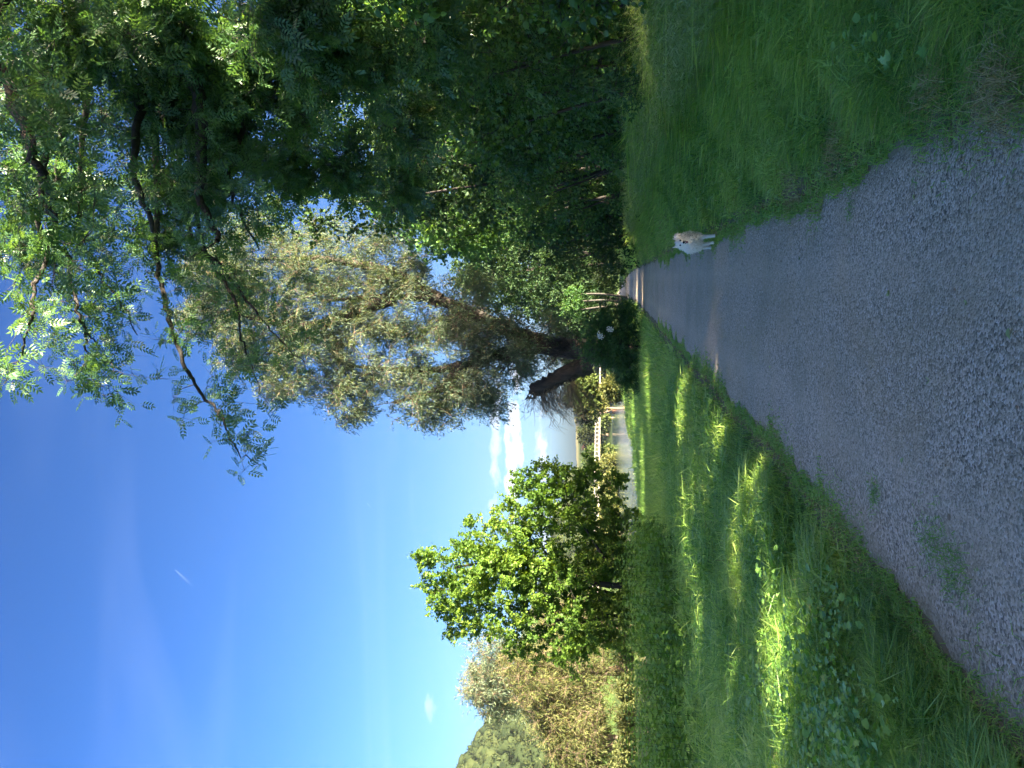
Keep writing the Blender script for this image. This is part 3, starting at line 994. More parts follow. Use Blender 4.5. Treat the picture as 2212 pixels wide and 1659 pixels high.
for (nm, lb, y, off, w, h, pr, mt, L, per, cr, ncl, parts) in SH:
    shrub(nm, lb, y, off, w, h, pr, M[mt], L, per, cr, ncl, parts)

# taller trees behind the hedge
TL = [
    ('sycamore_tree', 'tallest leafy tree of the right row, its crown behind the ash boughs', 27.0, 3.6, 3.4, 14.5, BROAD, 'dark', 0.17, 40, 0.7, 460),  # darker leaf colour stands in for shade on this crown
    ('sycamore_tree', 'tall slim tree of the right row, next to the old willow', 38.5, 3.2, 3.2, 15.0, BROAD, 'elder', 0.2, 40, 0.8, 420),
    ('alder_tree', 'tall dark tree behind the hedge, right of the lobed-leaved shrub', 15.0, 6.2, 3.3, 7.8, BROAD, 'hazel', 0.13, 40, 0.55, 420),
    ('alder_tree', 'tall dark tree rising behind the middle of the right hedge', 22.5, 6.4, 3.8, 8.6, BROAD, 'elder', 0.15, 40, 0.65, 420),
    ('lime_tree', 'yellow-green tree crown behind the hedge, touching the willow', 32, 5.6, 4.2, 12.5, BROAD, 'hazel', 0.18, 40, 0.75, 420),
    ('lime_tree', 'leafy tree beyond the dark hollow, right of the willow trunk', 46, 4.2, 4.4, 15.0, LEAF2, 'hazel', 0.24, 44, 0.9, 420),
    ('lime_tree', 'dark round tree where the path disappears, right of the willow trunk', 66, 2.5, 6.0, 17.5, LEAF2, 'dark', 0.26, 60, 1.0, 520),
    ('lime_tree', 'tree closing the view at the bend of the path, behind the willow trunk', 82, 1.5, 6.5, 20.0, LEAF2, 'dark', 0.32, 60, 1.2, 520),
]
for (nm, lb, y, off, w, h, pr, mt, L, per, cr, ncl) in TL:
    shrub(nm, lb, y, off, w, h, pr, M[mt], L, per, cr, ncl, 0)
# the row goes on behind the photographer
k_ = 0
for y in (0.5, -3.5, -7.5, -11.5, -16, -21, -27):
    shrub('hedge_shrub', 'leafy hedge shrub of the row that goes on behind the photographer', y, 3.7, 2.4, 4.6, LEAF2, M['hazel'], 0.28, 26, 0.55, 150, 0, group='hedge shrubs behind the photographer')
for y in (3.5, -1.5, -6.5, -12, -18, -25, -33):
    shrub('hedge_tree', 'leafy tree of the row that goes on behind the photographer', y, 7.5, 3.4, 7.0, LEAF2, M['ash'], 0.42, 34, 0.9, 330, 0, group='trees behind the photographer')

def shade_tree_h(y):  # second tree row, added for its shade; heights set to shade ash and willow
    return 8.0 + 7.0 * math.exp(-((y - 5) / 9) ** 2) + 12.5 * math.exp(-((y - 43) / 8) ** 4)


for y in np.arange(-40, 118, 5.2):
    shrub('shade_tree', 'tree added behind the hedge to cast shade', y, 14.5 + R.uniform(-1, 1), 4.2, shade_tree_h(y), LEAF2, M['ash'], 0.5, 30, 1.0, 320, 0, group='trees added behind the hedge for shade')

# ------------------------------------------------------------------ the big ash whose boughs hang over from the upper right
ab = np.array([8.6, 9.0, gz(8.6, 9.0) - 0.1])
boughs = [
    ([(337, 520), (350, 631), (374, 714), (397, 786), (426, 839), (463, 882), (486, 919), (509, 968), (562, 1005)], 12.0, 0.050, 0.008),
    ([(120, 480), (145, 548), (155, 615), (175, 681), (188, 730), (185, 780), (165, 813)], 11.0, 0.045, 0.008),
    ([(185, 770), (205, 823), (225, 836)], 11.0, 0.014, 0.006),
    ([(188, 720), (215, 752), (240, 790), (262, 812)], 11.0, 0.014, 0.006),
    ([(85, 440), (99, 548), (73, 631), (69, 687), (50, 753), (10, 829)], 10.0, 0.045, 0.008),
    ([(170, 480), (198, 555), (231, 615), (264, 664), (297, 724)], 11.5, 0.038, 0.008),
    ([(400, 470), (443, 548), (479, 598), (512, 664), (522, 734), (545, 800), (569, 853)], 12.5, 0.045, 0.007),
    ([(430, 500), (479, 575), (542, 661), (595, 727), (658, 783)], 12.5, 0.036, 0.007),
    ([(-40, 60), (0, 149), (43, 258), (76, 347), (106, 430), (119, 479)], 7.5, 0.075, 0.030),
    ([(357, -40), (380, 66), (390, 99), (420, 180), (440, 300), (430, 420), (470, 520)], 9.5, 0.17, 0.035),
    ([(364, 50), (317, 149), (300, 260), (290, 380), (330, 500)], 9.5, 0.085, 0.030),
    ([(600, -30), (560, 150), (520, 300), (500, 420), (560, 540)], 10.5, 0.06, 0.012),
]
ash = thing('ash_tree', 'large ash tree whose leafy boughs hang across the sky from the right', 'tree', ab)
tb = Buf()
top = np.array([8.9, 9.6, 12.0])
tp = catmull([ab, ab + np.array([0.1, 0.2, 3.0]), np.array([8.5, 9.4, 7.5]), top], 6)
tb.tube(tp, np.linspace(0.34, 0.10, len(tp)), 12, 0.5, 0.05)
obj('trunk', tb.mesh('trunk', True), M['bark'], ash)
an, ar = list(tp), list(np.linspace(0.34, 0.10, len(tp)))
tips = []
for (pts, d, r0, r1) in boughs:
    P_ = [at(X, Y, d + 0.25 * math.sin(k * 1.7)) for k, (X, Y) in enumerate(pts)]
    if pts[0][1] <= 520 and r0 > 0.02:          # lead back to the trunk
        q_ = P_[0]
        zt = float(np.clip(q_[2] * 0.75, 3.5, 10.5))
        tpt = tp[np.argmin(np.abs(tp[:, 2] - zt))]
        P_ = [tpt, (tpt + q_) / 2 + np.array([0, 0, 0.35])] + P_
        r_ = np.concatenate([np.linspace(r0 * 2.0, r0, 12), np.linspace(r0, r1, len(catmull(P_, 6)) - 12)])
    else:
        r_ = np.linspace(r0, r1, len(catmull(P_, 6)))
    pp = catmull(P_, 6)
    pp[3:-1] += R.standard_normal((len(pp) - 4, 3)) * 0.022
    b = Buf()
    b.tube(pp, r_, 7, 0.5, 0.08)
    obj('branch', b.mesh('branch', True), M['bark'], ash)
    an += list(pp); ar += list(r_)
    s_ = pp[-1] - pp[0]
    tips.append((pp, d, len(P_)))
# leaf clusters: sparse ones along the hanging boughs, dense crown further in
Cl = []
for (pp, d, n) in tips:
    k0 = 10
    for p_ in pp[k0:]:
        fx = p_[0] / p_[1]
        nn_ = 1 if fx < 0.20 else 2
        for q in range(nn_):
            if R.random() < (0.75 if fx < 0.08 else 0.92):
                off = R.standard_normal(3) * np.array([0.30, 0.35, 0.30]) * (0.8 if fx < 0.05 else 1.15)
                Cl.append(p_ + off)
sparse = np.array(Cl)
ash_blobs = [B(900, 70, 9.5, 90, 44), B(60, 60, 8.5, 120, 34), B(200, 110, 9, 120, 44), B(60, 220, 9.5, 100, 30), B(330, 60, 8.5, 110, 46), B(330, 230, 10, 100, 50),
             B(480, 110, 9.5, 120, 60), B(480, 290, 11, 95, 60), B(620, 60, 8.5, 110, 56), B(620, 220, 10.5, 105, 60), B(610, 370, 12.5, 70, 44),
             B(60, 400, 11, 80, 26), B(190, 420, 12, 50, 18), B(430, 400, 12, 60, 36), B(740, 360, 12.5, 70, 40), B(750, 130, 9.5, 100, 50),
             B(330, 410, 12, 50, 22), B(40, 540, 11, 50, 18), B(330, 520, 12.3, 40, 14), B(860, 260, 11.5, 80, 36), B(860, 400, 13.5, 60, 30), B(190, 280, 12, 45, 10)]
dense = np.concatenate([ell_points(c, r * np.array([1, 1.3, 1]), n, 0.1) for c, r, n in ash_blobs])
# crown continuing out of the frame and above
more = ell_points(np.array([10.0, 11.0, 9.0]), np.array([2.8, 3.4, 2.6]), 180, 0.3)
ab2 = Buf(); af = Buf()
allc = np.concatenate([sparse, dense])
grow(an, ar, allc[R.permutation(len(allc))[:900]], ab2, 3, rmin=0.0045, bend=0.3, power=0.006)
kp = lambda P: ~in_gap(P, 0.13)
pl1 = leaf_spray(None, sparse, 0.30, 10, PINN, 0.24, 0.45, 5, (0.25, 0.8), 0.5, ab2, 0.0035, None, kp)
pl2 = leaf_spray(None, dense, 0.42, 15, PINN, 0.26, 0.45, 5, (0.05, 0.75), 0.5, ab2, 0.004, None, kp)
rest = leaf_parts(ash, pl2, PINN, M['ash'], 200, 'compound_leaf')
for (P_, M_, s_, T_), k in ((pl1, np.ones(len(pl1[0]), bool)), (pl2, rest)):
    af.place(PINN[0], PINN[1], P_[k], M_[k], s_[k], T_[k])
pl3 = leaf_spray(None, more, 0.7, 22, BROAD, 0.30, 0.45, 5, (0.1, 0.8), 0.5, None, 0.004, None, kp)
af.place(BROAD[0] * np.array([0.8, 1, 1]), BROAD[1], *pl3)
# bare dead twigs
for p_ in sparse[R.permutation(len(sparse))[:60]]:
    dv = unit(R.standard_normal(3) + np.array([-0.6, 0, -0.4]))
    L_ = R.uniform(0.3, 0.7)
    ab2.tube([p_, p_ + dv * L_ * .5 + R.standard_normal(3) * .04, p_ + dv * L_ + R.standard_normal(3) * .06], [0.006, 0.004, 0.002], 3, 0.5)
obj('branchwork', ab2.mesh('branchwork'), M['bark'], ash, kind='stuff')
obj('foliage', af.mesh('foliage'), M['ash'], ash, kind='stuff')

# ------------------------------------------------------------------ three slender pale trunks by the path's end
for k, (Y_, lean, lb) in enumerate(((643, 8, 'rightmost of three slender pale trunks by the end of the path'),
                                   (653, 2, 'middle one of three slender pale trunks by the end of the path'),
                                   (664, -5, 'leftmost of three slender pale trunks by the end of the path'))):
    b0 = at(1326, Y_, 78); b0[2] = gz(b0[0], b0[1])
    rt = thing('pale_sapling', lb, 'sapling', b0, 'slender pale trunks at the end of the path')
    b = Buf()
    t0 = at(1255, Y_ - lean, 78)
    b.tube(catmull([b0, (b0 + t0) / 2 + np.array([0.15, 0, 0]), t0], 6), np.linspace(0.15, 0.09, 13), 8, 0.5, 0.05)
    obj('trunk', b.mesh('trunk', True), M['pale_bark'], rt)
    f_ = Buf()
    leaf_spray(f_, ell_points(t0 + np.array([0, 0.3, 0.8]), (1.0, 1.0, 1.2), 24), 0.5, 30, LEAF2, 0.22, twigs=5)
    obj('foliage', f_.mesh('foliage'), M['elder'], rt, kind='stuff')

# ------------------------------------------------------------------ willows and scrub across the river (left)
D = 84.0
def far_tree(name, label, X0, Y0, d, blobs, proto, mat, L, per, cr, bark='twig', sr=(0.35, 0.12), **kw):
    b0 = at(X0, Y0, d); b0[2] = gz(b0[0], b0[1]) - 0.2
    tops = blobs[0][0]
    st = [[b0, b0 * .5 + tops * .5 + np.array([0.5, 0, 0]), tops]]
    for c, r, n in blobs[1:5]:
        st.append([b0 * .7 + tops * .3, (b0 + c) / 2 + np.array([0, 0, .6]), c])
    return tree(name, label, 'tree' if 'tree' in name or 'willow' in name else 'shrub', b0, st, blobs, proto, mat, L, per, cr, bark=bark, stem_r=sr, gap=False, **kw)


far_tree('far_willow', 'round airy grey willow standing against the sky left of the bright green tree', 1300, 1450, 96,
         [B(1060, 1475, 96, 60, 90), B(1050, 1420, 96, 55, 70), B(1065, 1520, 96, 42, 50), B(1110, 1440, 96, 60, 80), B(1030, 1480, 96, 44, 40), B(1130, 1500, 96, 50, 50)],
         LANCE, M['willow'], 0.50, 50, 1.5, droop=0.4, twigs=7, tint=(0.3, 0.9), rmin=0.03, twr=0.02)
far_tree('goat_willow', 'tawny twiggy willow scrub across the river, right one with a leaning trunk', 1352, 1440, 84,
         [B(1170, 1480, 84, 75, 110), B(1130, 1440, 84, 55, 60), B(1230, 1440, 84, 65, 80), B(1240, 1520, 84, 60, 70), B(1195, 1535, 84, 50, 60), B(1320, 1440, 84, 45, 30)],
         LANCE, M['scrub'], 0.46, 60, 1.4, droop=0.3, twigs=9, tint=(0.2, 0.9), rmin=0.03, twr=0.022)
far_tree('goat_willow', 'tawny twiggy willow scrub across the river at the left edge', 1350, 1600, 82,
         [B(1240, 1600, 82, 62, 100), B(1235, 1645, 82, 55, 80), B(1265, 1570, 82, 50, 60), B(1290, 1640, 82, 45, 60), B(1195, 1560, 82, 45, 50), B(1290, 1520, 82, 40, 24)],
         LANCE, M['scrub'], 0.46, 60, 1.4, droop=0.3, twigs=9, tint=(0.2, 0.9), rmin=0.03, twr=0.022)
far_tree('goat_willow', 'tawny scrub seen through the bright green tree, across the river', 1345, 1350, 92,
         [B(1220, 1370, 92, 60, 80), B(1260, 1320, 92, 50, 60), B(1290, 1380, 92, 45, 40), B(1200, 1330, 92, 50, 40)],
         LANCE, M['scrub'], 0.5, 50, 1.5, droop=0.3, twigs=8, tint=(0.2, 0.9), rmin=0.03, twr=0.022)
for (X, Y, d, r_, lb) in ((1345, 1630, 76, 26, 'yellow-green low bush on the far bank at the left edge'), (1350, 1560, 78, 20, 'low tawny bush on the far bank, second from the left edge'),
                          (1352, 1490, 80, 18, 'low tawny bush on the far bank under the leaning trunk'), (1350, 1400, 82, 18, 'low bush on the far bank behind the green tree')):
    far_tree('bank_bush', lb, X + 12, Y, d, [B(X, Y, d, r_, 40, vs=.8), B(X + 4, Y - r_, d, r_ * .8, 26, vs=.8), B(X + 4, Y + r_, d, r_ * .8, 26, vs=.8)],
             LEAF2, M['scrub'], 0.34, 40, 0.7, sr=(0.08, 0.04), tint=(0.3, 1.0), rmin=0.02)

# trees about the bridge
for (X, Y, d, r_, mt, lb) in (
        (1262, 842, 130, 26, 'farleaf', 'yellow-green tree behind the broken willow limb'), (1285, 862, 150, 17, 'scrub', 'pale bush right of the bridge end'),
        (1318, 840, 120, 15, 'scrub', 'tawny bush on the near bank below the bridge end'), (1262, 885, 210, 18, 'wood', 'green tree behind the right end of the bridge'),
        (1285, 905, 330, 14, 'farleaf', 'light tree behind the bridge railing, right part'), (1270, 940, 380, 14, 'wood', 'green tree above the bridge railing, middle'),
        (1282, 990, 300, 15, 'farleaf', 'light green tree left of the dark purple tree'), (1310, 1010, 240, 16, 'scrub', 'tawny tree under the left part of the bridge'),
        (1305, 985, 260, 12, 'farleaf', 'small round tree under the bridge deck'), (1315, 1055, 205, 20, 'scrub', 'tawny far-bank tree seen through the green tree'),
        (1312, 1110, 190, 22, 'scrub', 'pale far-bank tree seen low through the green tree'), (1300, 1180, 180, 26, 'scrub', 'pale far-bank tree behind the green tree trunk')):
    far_tree('river_tree', lb, 1325, Y, d, [B(X, Y, d, r_, 60), B(X + 6, Y - r_ * .7, d, r_ * .75, 34), B(X + 8, Y + r_ * .7, d, r_ * .75, 34)],
             LEAF2, M[mt], 0.0042 * d, 36, 0.011 * d, sr=(0.002 * d, 0.001 * d), tint=(0.3, 1.0), rmin=0.0002 * d, twig_on=False)
far_tree('copper_beech', 'dark purple round tree above the bridge', 1300, 966, 400,
         [B(1273, 966, 400, 13, 60), B(1280, 978, 400, 10, 30)], LEAF2, M['copper'], 0.9, 60, 1.6, sr=(0.5, 0.3), rmin=0.1, twig_on=False)


far_tree('dark_tree', 'dark green tree filling the gap right of the old willow trunk, beyond the path end', 1330, 650, 96,
         [B(1190, 655, 96, 62, 120), B(1230, 690, 96, 48, 70), B(1130, 640, 96, 52, 70), B(1255, 640, 96, 44, 60), B(1075, 625, 96, 42, 50), B(1265, 720, 96, 34, 40)],
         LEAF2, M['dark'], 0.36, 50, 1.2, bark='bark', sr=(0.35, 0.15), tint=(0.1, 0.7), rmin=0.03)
# far woods: one mass of crowns on the hillside
def build_wood():
    b = Buf()
    n = 0
    cand = []
    while len(cand) < 1300:
        az = R.uniform(-0.75, 0.25)
        r_ = R.uniform(300, 600)
        if az > -0.24 and (r_ > RIDGE * 0.90 or r_ < 360):
            continue
        if az <= -0.24 and r_ < 290 + 60 * R.random():
            continue
        x, y = r_ * math.sin(az), r_ * math.cos(az)
        nb_, fb_ = np.interp(y, NB_Y, NB_X), np.interp(y, FB_Y, FB_X)
        if y < 600 and fb_ - 4 < x < nb_ + 4:
            continue
        cand.append((x, y))
    ico = bmesh.new()
    bmesh.ops.create_icosphere(ico, subdivisions=2, radius=1.0)
    iv = np.array([v.co[:] for v in ico.verts]); ifc = np.array([[v.index for v in f.verts] for f in ico.faces])
    ico.free()
    for (x, y) in cand:
        h = R.uniform(6.5, 10.5); w = R.uniform(3.4, 5.6)
        z = gz(x, y)
        jit = 1 + 0.26 * R.standard_normal(len(iv))
        V = iv * jit[:, None] * np.array([w, w, h * .5]) + np.array([x, y, z + h * .5])
        t0 = R.uniform(0.1, 0.8)
        b.add(V, ifc, t0)
    C = np.array([(x, y, gz(x, y)) for x, y in cand])
    near = C[np.hypot(C[:, 0], C[:, 1]) < 640]
    P = np.repeat(near, 64, 0)
    v = unit(R.standard_normal((len(P), 3))); v[:, 2] = np.abs(v[:, 2])
    P = P + v * np.array([4.8, 4.8, 5.0]) + np.array([0, 0, 4.6])
    b.place(LEAF2[0], LEAF2[1], P, frames(R.standard_normal(P.shape), v), np.full(len(P), 1.4), R.uniform(0, 1, len(P)))
    obj('far_wood', b.mesh('far_wood'), M['wood'], kind='stuff')


build_wood()


# ------------------------------------------------------------------ footbridge
def build_bridge():
    A = np.array([-4.5, 272.0]); Bp = np.array([-52.0, 222.0])
    # deck height: level with a slight rise to the left
    L = np.linalg.norm(Bp - A); u = (Bp - A) / L; nrm = np.array([-u[1], u[0]])
    rt = thing('footbridge', 'pale concrete footbridge with open railings crossing the river', 'bridge', (A[0], A[1], WATER_Z))

    def deck_z(s):
        return 2.55 + 0.25 * s / L

    def box(buf, s0, s1, o0, o1, z0a, z1a, z0b, z1b, tint=.5):
        V = []
        for s_, z0, z1 in ((s0, z0a, z1a), (s1, z0b, z1b)):
            for o_ in (o0, o1):
                p = A + u * s_ + nrm * o_
                V += [(p[0], p[1], z0), (p[0], p[1], z1)]
        Fq = np.array([(0, 1, 3, 2), (4, 6, 7, 5), (0, 4, 5, 1), (2, 3, 7, 6), (1, 5, 7, 3), (0, 2, 6, 4)])
        buf.add(np.array(V), Fq, tint)
    d = Buf()
    box(d, -14, L + 20, -1.3, 1.3, deck_z(-14), deck_z(-14) + 0.45, deck_z(L + 20), deck_z(L + 20) + 0.45)
    obj('deck', d.mesh('deck'), M['concrete'], rt)
    for side in (-1.25, 1.25):
        r_ = Buf()
        for zz in (1.25,):
            box(r_, 3, L + 20, side - .04, side + .04, deck_z(3) + .45 + zz, deck_z(3) + .51 + zz, deck_z(L + 20) + .45 + zz, deck_z(L + 20) + .51 + zz)
        obj('handrail', r_.mesh('handrail'), M['rail'], rt)
    k = 0
    me = None
    for side in (-1.25, 1.25):
        for s_ in np.arange(3, L + 20, 1.9):
            if me is None:
                pb = Buf()
                pb.tube([(0, 0, 0), (0, 0, 1.25)], [0.035, 0.035], 4)
                me = pb.mesh('rail_post')
                me.materials.append(M['rail'])
            o = bpy.data.objects.new('rail_post', me); COL.objects.link(o)
            o.parent = rt; o.matrix_parent_inverse = parent_inv(rt)
            p = A + u * s_ + nrm * side
            o.location = (p[0], p[1], deck_z(s_) + .45)
    # mesh infill: thin wires as one piece
    w = Buf()
    for side in (-1.25, 1.25):
        for zz in np.arange(0.3, 1.1, 0.3):
            box(w, 3, L + 20, side - .006, side + .006, deck_z(3) + .45 + zz, deck_z(3) + .46 + zz, deck_z(L + 20) + .45 + zz, deck_z(L + 20) + .46 + zz)
    obj('wire_infill', w.mesh('wire_infill'), M['rail'], rt, kind='stuff')
    for s_ in (7.3, 40.6):
        c_ = Buf()
        box(c_, s_ - .35, s_ + .35, -1.0, 1.0, WATER_Z - 1.5, deck_z(s_), WATER_Z - 1.5, deck_z(s_))
        po = obj('pier', c_.mesh('pier'), M['concrete'], rt)
        c_ = Buf()
        box(c_, s_ - .5, s_ + .5, -1.2, 1.2, WATER_Z - 1.5, WATER_Z + 1.0, WATER_Z - 1.5, WATER_Z + 1.0)
        obj('pier_foot', c_.mesh('pier_foot'), M['rust'], po)


build_bridge()

# ------------------------------------------------------------------ grass
BLADE = (np.array([(-0.5, 0, 0), (0.5, 0, 0), (-0.36, 0.5, 0.0), (0.36, 0.5, 0.0), (0, 1.0, 0.0)]))


def blades(buf, P, h, w, lean, tint, leandir=None, lod=0):
    """P (n,3) roots; blades bend over in a random direction"""
    n = len(P)
    if n == 0:
        return
    a = R.uniform(0, 2 * math.pi, n)
    d = np.stack([np.cos(a), np.sin(a), np.zeros(n)], 1)
    if leandir is not None:
        d = unit(d + leandir)
    lean = np.minimum(np.broadcast_to(lean, (n,)) * R.uniform(0.4, 1.9, n), 1.25)
    s = np.stack([-d[:, 1], d[:, 0], np.zeros(n)], 1)
    sw = unit(s + 0.6 * R.standard_normal((n, 3)))
    h = np.asarray(h)[:, None]; w = (np.asarray(w) / 2)[:, None]
    l = lean[:, None]
    m1 = P + d * h * l * 0.30 + np.array([0, 0, 1.0]) * h * 0.52
    m2 = P + d * h * l * 1.0 + np.array([0, 0, 1.0]) * h * (0.95 - 0.38 * np.minimum(l, 1.4))
    if lod:
        buf.add(np.stack([P - sw * w, P + sw * w, m2], 1).reshape(-1, 3), np.arange(n)[:, None] * 3 + np.array([0, 1, 2]), 0.5)
        buf.T[3][-1] = np.asarray(tint)
        return
    V = np.stack([P - sw * w, P + sw * w, m1 - sw * w * .8, m1 + sw * w * .8, m2], 1)
    i = np.arange(n)[:, None] * 5
    k = i + np.array([0, 1, 3, 2])
    t_ = i + np.array([2, 3, 4])
    buf.add(V.reshape(-1, 3), [k, t_], 0.5)
    buf.T[4][-1] = np.asarray(tint); buf.T[3][-1] = np.asarray(tint)


def scatter_xy(n, y0, y1, xa, xb, power=1.0):
    y = y0 + (y1 - y0) * R.random(n) ** power
    a, b = xa(y), xb(y)
    x = a + (b - a) * R.random(n)
    return x, y


def in_view(x, y, m=0.06, r=0.52):
    return np.abs(x / np.maximum(y, 0.3)) < r + m + 0.25 / np.maximum(y, 0.5)


def grass_field(name, side):
    b = Buf(); dry = Buf(); seed = Buf()
    zones = [(1.6, 5.0, 80000, 0.0048, 1.0), (5.0, 10.0, 66000, 0.009, 1.05), (10.0, 20.0, 56000, 0.016, 1.1), (20.0, 42.0, 60000, 0.026, 1.1), (42.0, 95.0, 40000, 0.060, 1.2)]
    for (y0, y1, n, w, hs) in zones:
        if side < 0:
            x, y = scatter_xy(n, y0, y1, lambda y: np.maximum(-0.56 * y - 0.4, np.interp(y, NB_Y, NB_X) - 0.5), lambda y: pc(y) - HALF - edge_wob(y, 0.4) + 0.03)
        else:
            x, y = scatter_xy(n, y0, y1, lambda y: pc(y) + HALF + edge_wob(y, 2.1) - 0.03, lambda y: np.minimum(0.56 * y + 0.4, pc(y) + HALF + 6.0))
        k = in_view(x, y)
        x, y = x[k], y[k]
        e = (pc(y) - HALF - x) if side < 0 else (x - pc(y) - HALF)
        # patchy tufts
        tuft = nz(x, y, 2.2, 1.0) * 0.5 + nz(x, y, 6.5, 4.0) * 0.35
        near = smooth(e / 0.5)
        k = R.random(len(x)) < 0.30 + 0.75 * near
        x, y, e, tuft, near = x[k], y[k], e[k], tuft[k], near[k]
        if side < 0:
            h = (0.06 + 0.20 * near + 0.12 * smooth((e - 0.8) / 1.5)) * (1 + 0.5 * tuft)
        else:
            h = (0.07 + 0.12 * near + 0.12 * smooth((e - 0.7) / 0.9) + 0.46 * smooth((e - 1.4) / 1.3)) * (1 + 0.5 * tuft)
        h = np.clip(h, 0.04, 1.0) * hs * R.uniform(0.55, 1.35, len(x))
        P = np.stack([x, y, ground(x, y) - 0.015], 1)
        tint = np.clip(0.45 + 0.26 * nz(x, y, 1.3, 2.0) + 0.15 * nz(x, y, 4.3, 1.0) + R.normal(0, 0.30, len(x)), 0, 1)
        ld = np.array([0.5 * (-side), -0.15, 0]) if side > 0 else np.array([0.45, -0.1, 0])
        wide = np.where(R.random(len(x)) < 0.12, 1.9, 1.0)
        tint = np.where(wide > 1.5, np.clip(tint + 0.3, 0, 1), tint)
        blades(b, P, h, w * wide * R.uniform(0.6, 1.4, len(x)), 0.8, tint, ld * 0.35, lod=int(y0 >= 20))
        # dry stalks mixed in
        m_ = R.random(len(x)) < (0.09 if side > 0 else 0.03) * (1.0 + 1.3 * (nz(x, y, 0.9, 5.0) > 0.5)) * (e < 2.6)
        blades(dry, P[m_], h[m_] * R.uniform(.4, 1.1, m_.sum()), np.full(m_.sum(), w * 0.7), 1.2, R.random(m_.sum()))
        if side > 0:
            m_ = (e > 1.6) & (R.random(len(x)) < 0.07) & (y < 40)
            Pm = P[m_]; hm = np.full(m_.sum(), 0.72) * R.uniform(0.75, 1.25, m_.sum())
            # flowering stems with drooping panicles
            a_ = R.uniform(0, 6.28, len(Pm)); dv = np.stack([np.cos(a_) - 0.5, np.sin(a_) - .2, 0 * a_], 1)
            top_ = Pm + np.array([0, 0, 1.0]) * hm[:, None] + dv * 0.12
            ribbons(seed, Pm, top_, 0.0012 + 0.0002 * Pm[:, 1])
            for q_ in range(7):
                s_ = 0.72 + 0.28 * R.random(len(Pm))
                c_ = Pm + (top_ - Pm) * s_[:, None]
                blades(seed, c_, np.full(len(Pm), 0.075), np.full(len(Pm), 0.004) + 0.0007 * Pm[:, 1], 1.3, R.random(len(Pm)), lod=1)
    obj(name, b.mesh(name), M['grass'], kind='stuff', label='long green grass on the %s verge of the path' % ('left' if side < 0 else 'right'))
    if dry.n:
        obj('dry_grass', dry.mesh('dry_grass'), M['dry'], kind='stuff')
    if seed.n:
        obj('flowering_grass', seed.mesh('flowering_grass'), M['seed'], kind='stuff')


grass_field('verge_grass', -1)
grass_field('verge_grass', 1)

# low grass running into the path edges, and mats of dead grass
eb = Buf(); ed = Buf()
for side, k_ in ((-1, 0.4), (1, 2.1)):
    n = 16000
    y = 1.5 + 26 * R.random(n) ** 1.7
    x = pc(y) + side * (HALF + edge_wob(y, k_) - np.abs(R.normal(0, 0.10, n)) * (0.5 + (nz(y, y * .3, 1.4, side) > 0.25)))
    P = np.stack([x, y, -0.015 * y - 0.012], 1)
    w_ = 0.0035 + 0.0009 * y
    blades(eb, P, R.uniform(0.02, 0.085, n), w_, 1.0, R.uniform(.2, .8, n))
    m_ = R.random(n) < 0.35
    blades(ed, P[m_] + np.array([side * 0.06, 0, 0.004]), R.uniform(0.02, 0.07, m_.sum()), w_[m_] * .8, 1.5, R.random(m_.sum()))
# a straw-coloured patch on the right verge near the camera
for (X, Y, r_, n) in ((2110, 200, 0.10, 500), (1980, 190, 0.08, 160), (1780, 330, 0.12, 250), (1690, 420, 0.14, 250)):
    c_ = gp(X, Y)
    x = c_[0] + R.normal(0, r_, n); y = c_[1] + R.normal(0, r_, n)
    blades(ed, np.stack([x, y, ground(x, y) + 0.05 + 0.05 * R.random(n)], 1), R.uniform(0.04, 0.12, n), np.full(n, .003), 1.7, R.random(n))
obj('edge_grass', eb.mesh('edge_grass'), M['grass'], kind='stuff')
obj('dead_grass', ed.mesh('dead_grass'), M['dry'], kind='stuff')

# tufts growing out of the path
for (X, Y, r_, n, lb) in ((1850, 1065, 0.06, 130, 'small grass tuft growing out of the path near its left edge'),
                         (1965, 1170, 0.09, 240, 'spreading grass tuft at the left path edge, nearer the camera'),
                         (2010, 1235, 0.08, 240, 'mossy grass tuft on the path beside the spreading tuft'),
                         (2175, 1300, 0.035, 60, 'tiny grass sprig on the path at the bottom left'),
                         (1800, 455, 0.04, 60, 'tiny grass tuft on the path near the right verge')):
    c_ = gp(X, Y); c_[2] = -0.015 * c_[1]
    b = Buf()
    x = c_[0] + R.normal(0, r_, n); y = c_[1] + R.normal(0, r_, n)
    blades(b, np.stack([x, y, np.full(n, c_[2] - .004)], 1), R.uniform(0.02, 0.07, n), np.full(n, .005), 1.2, R.uniform(.1, .7, n))
    rt = thing('grass_tuft', lb, 'grass tuft', c_, 'grass tufts growing out of the path')
    obj('blades', b.mesh('blades'), M['grass'], rt, kind='stuff')

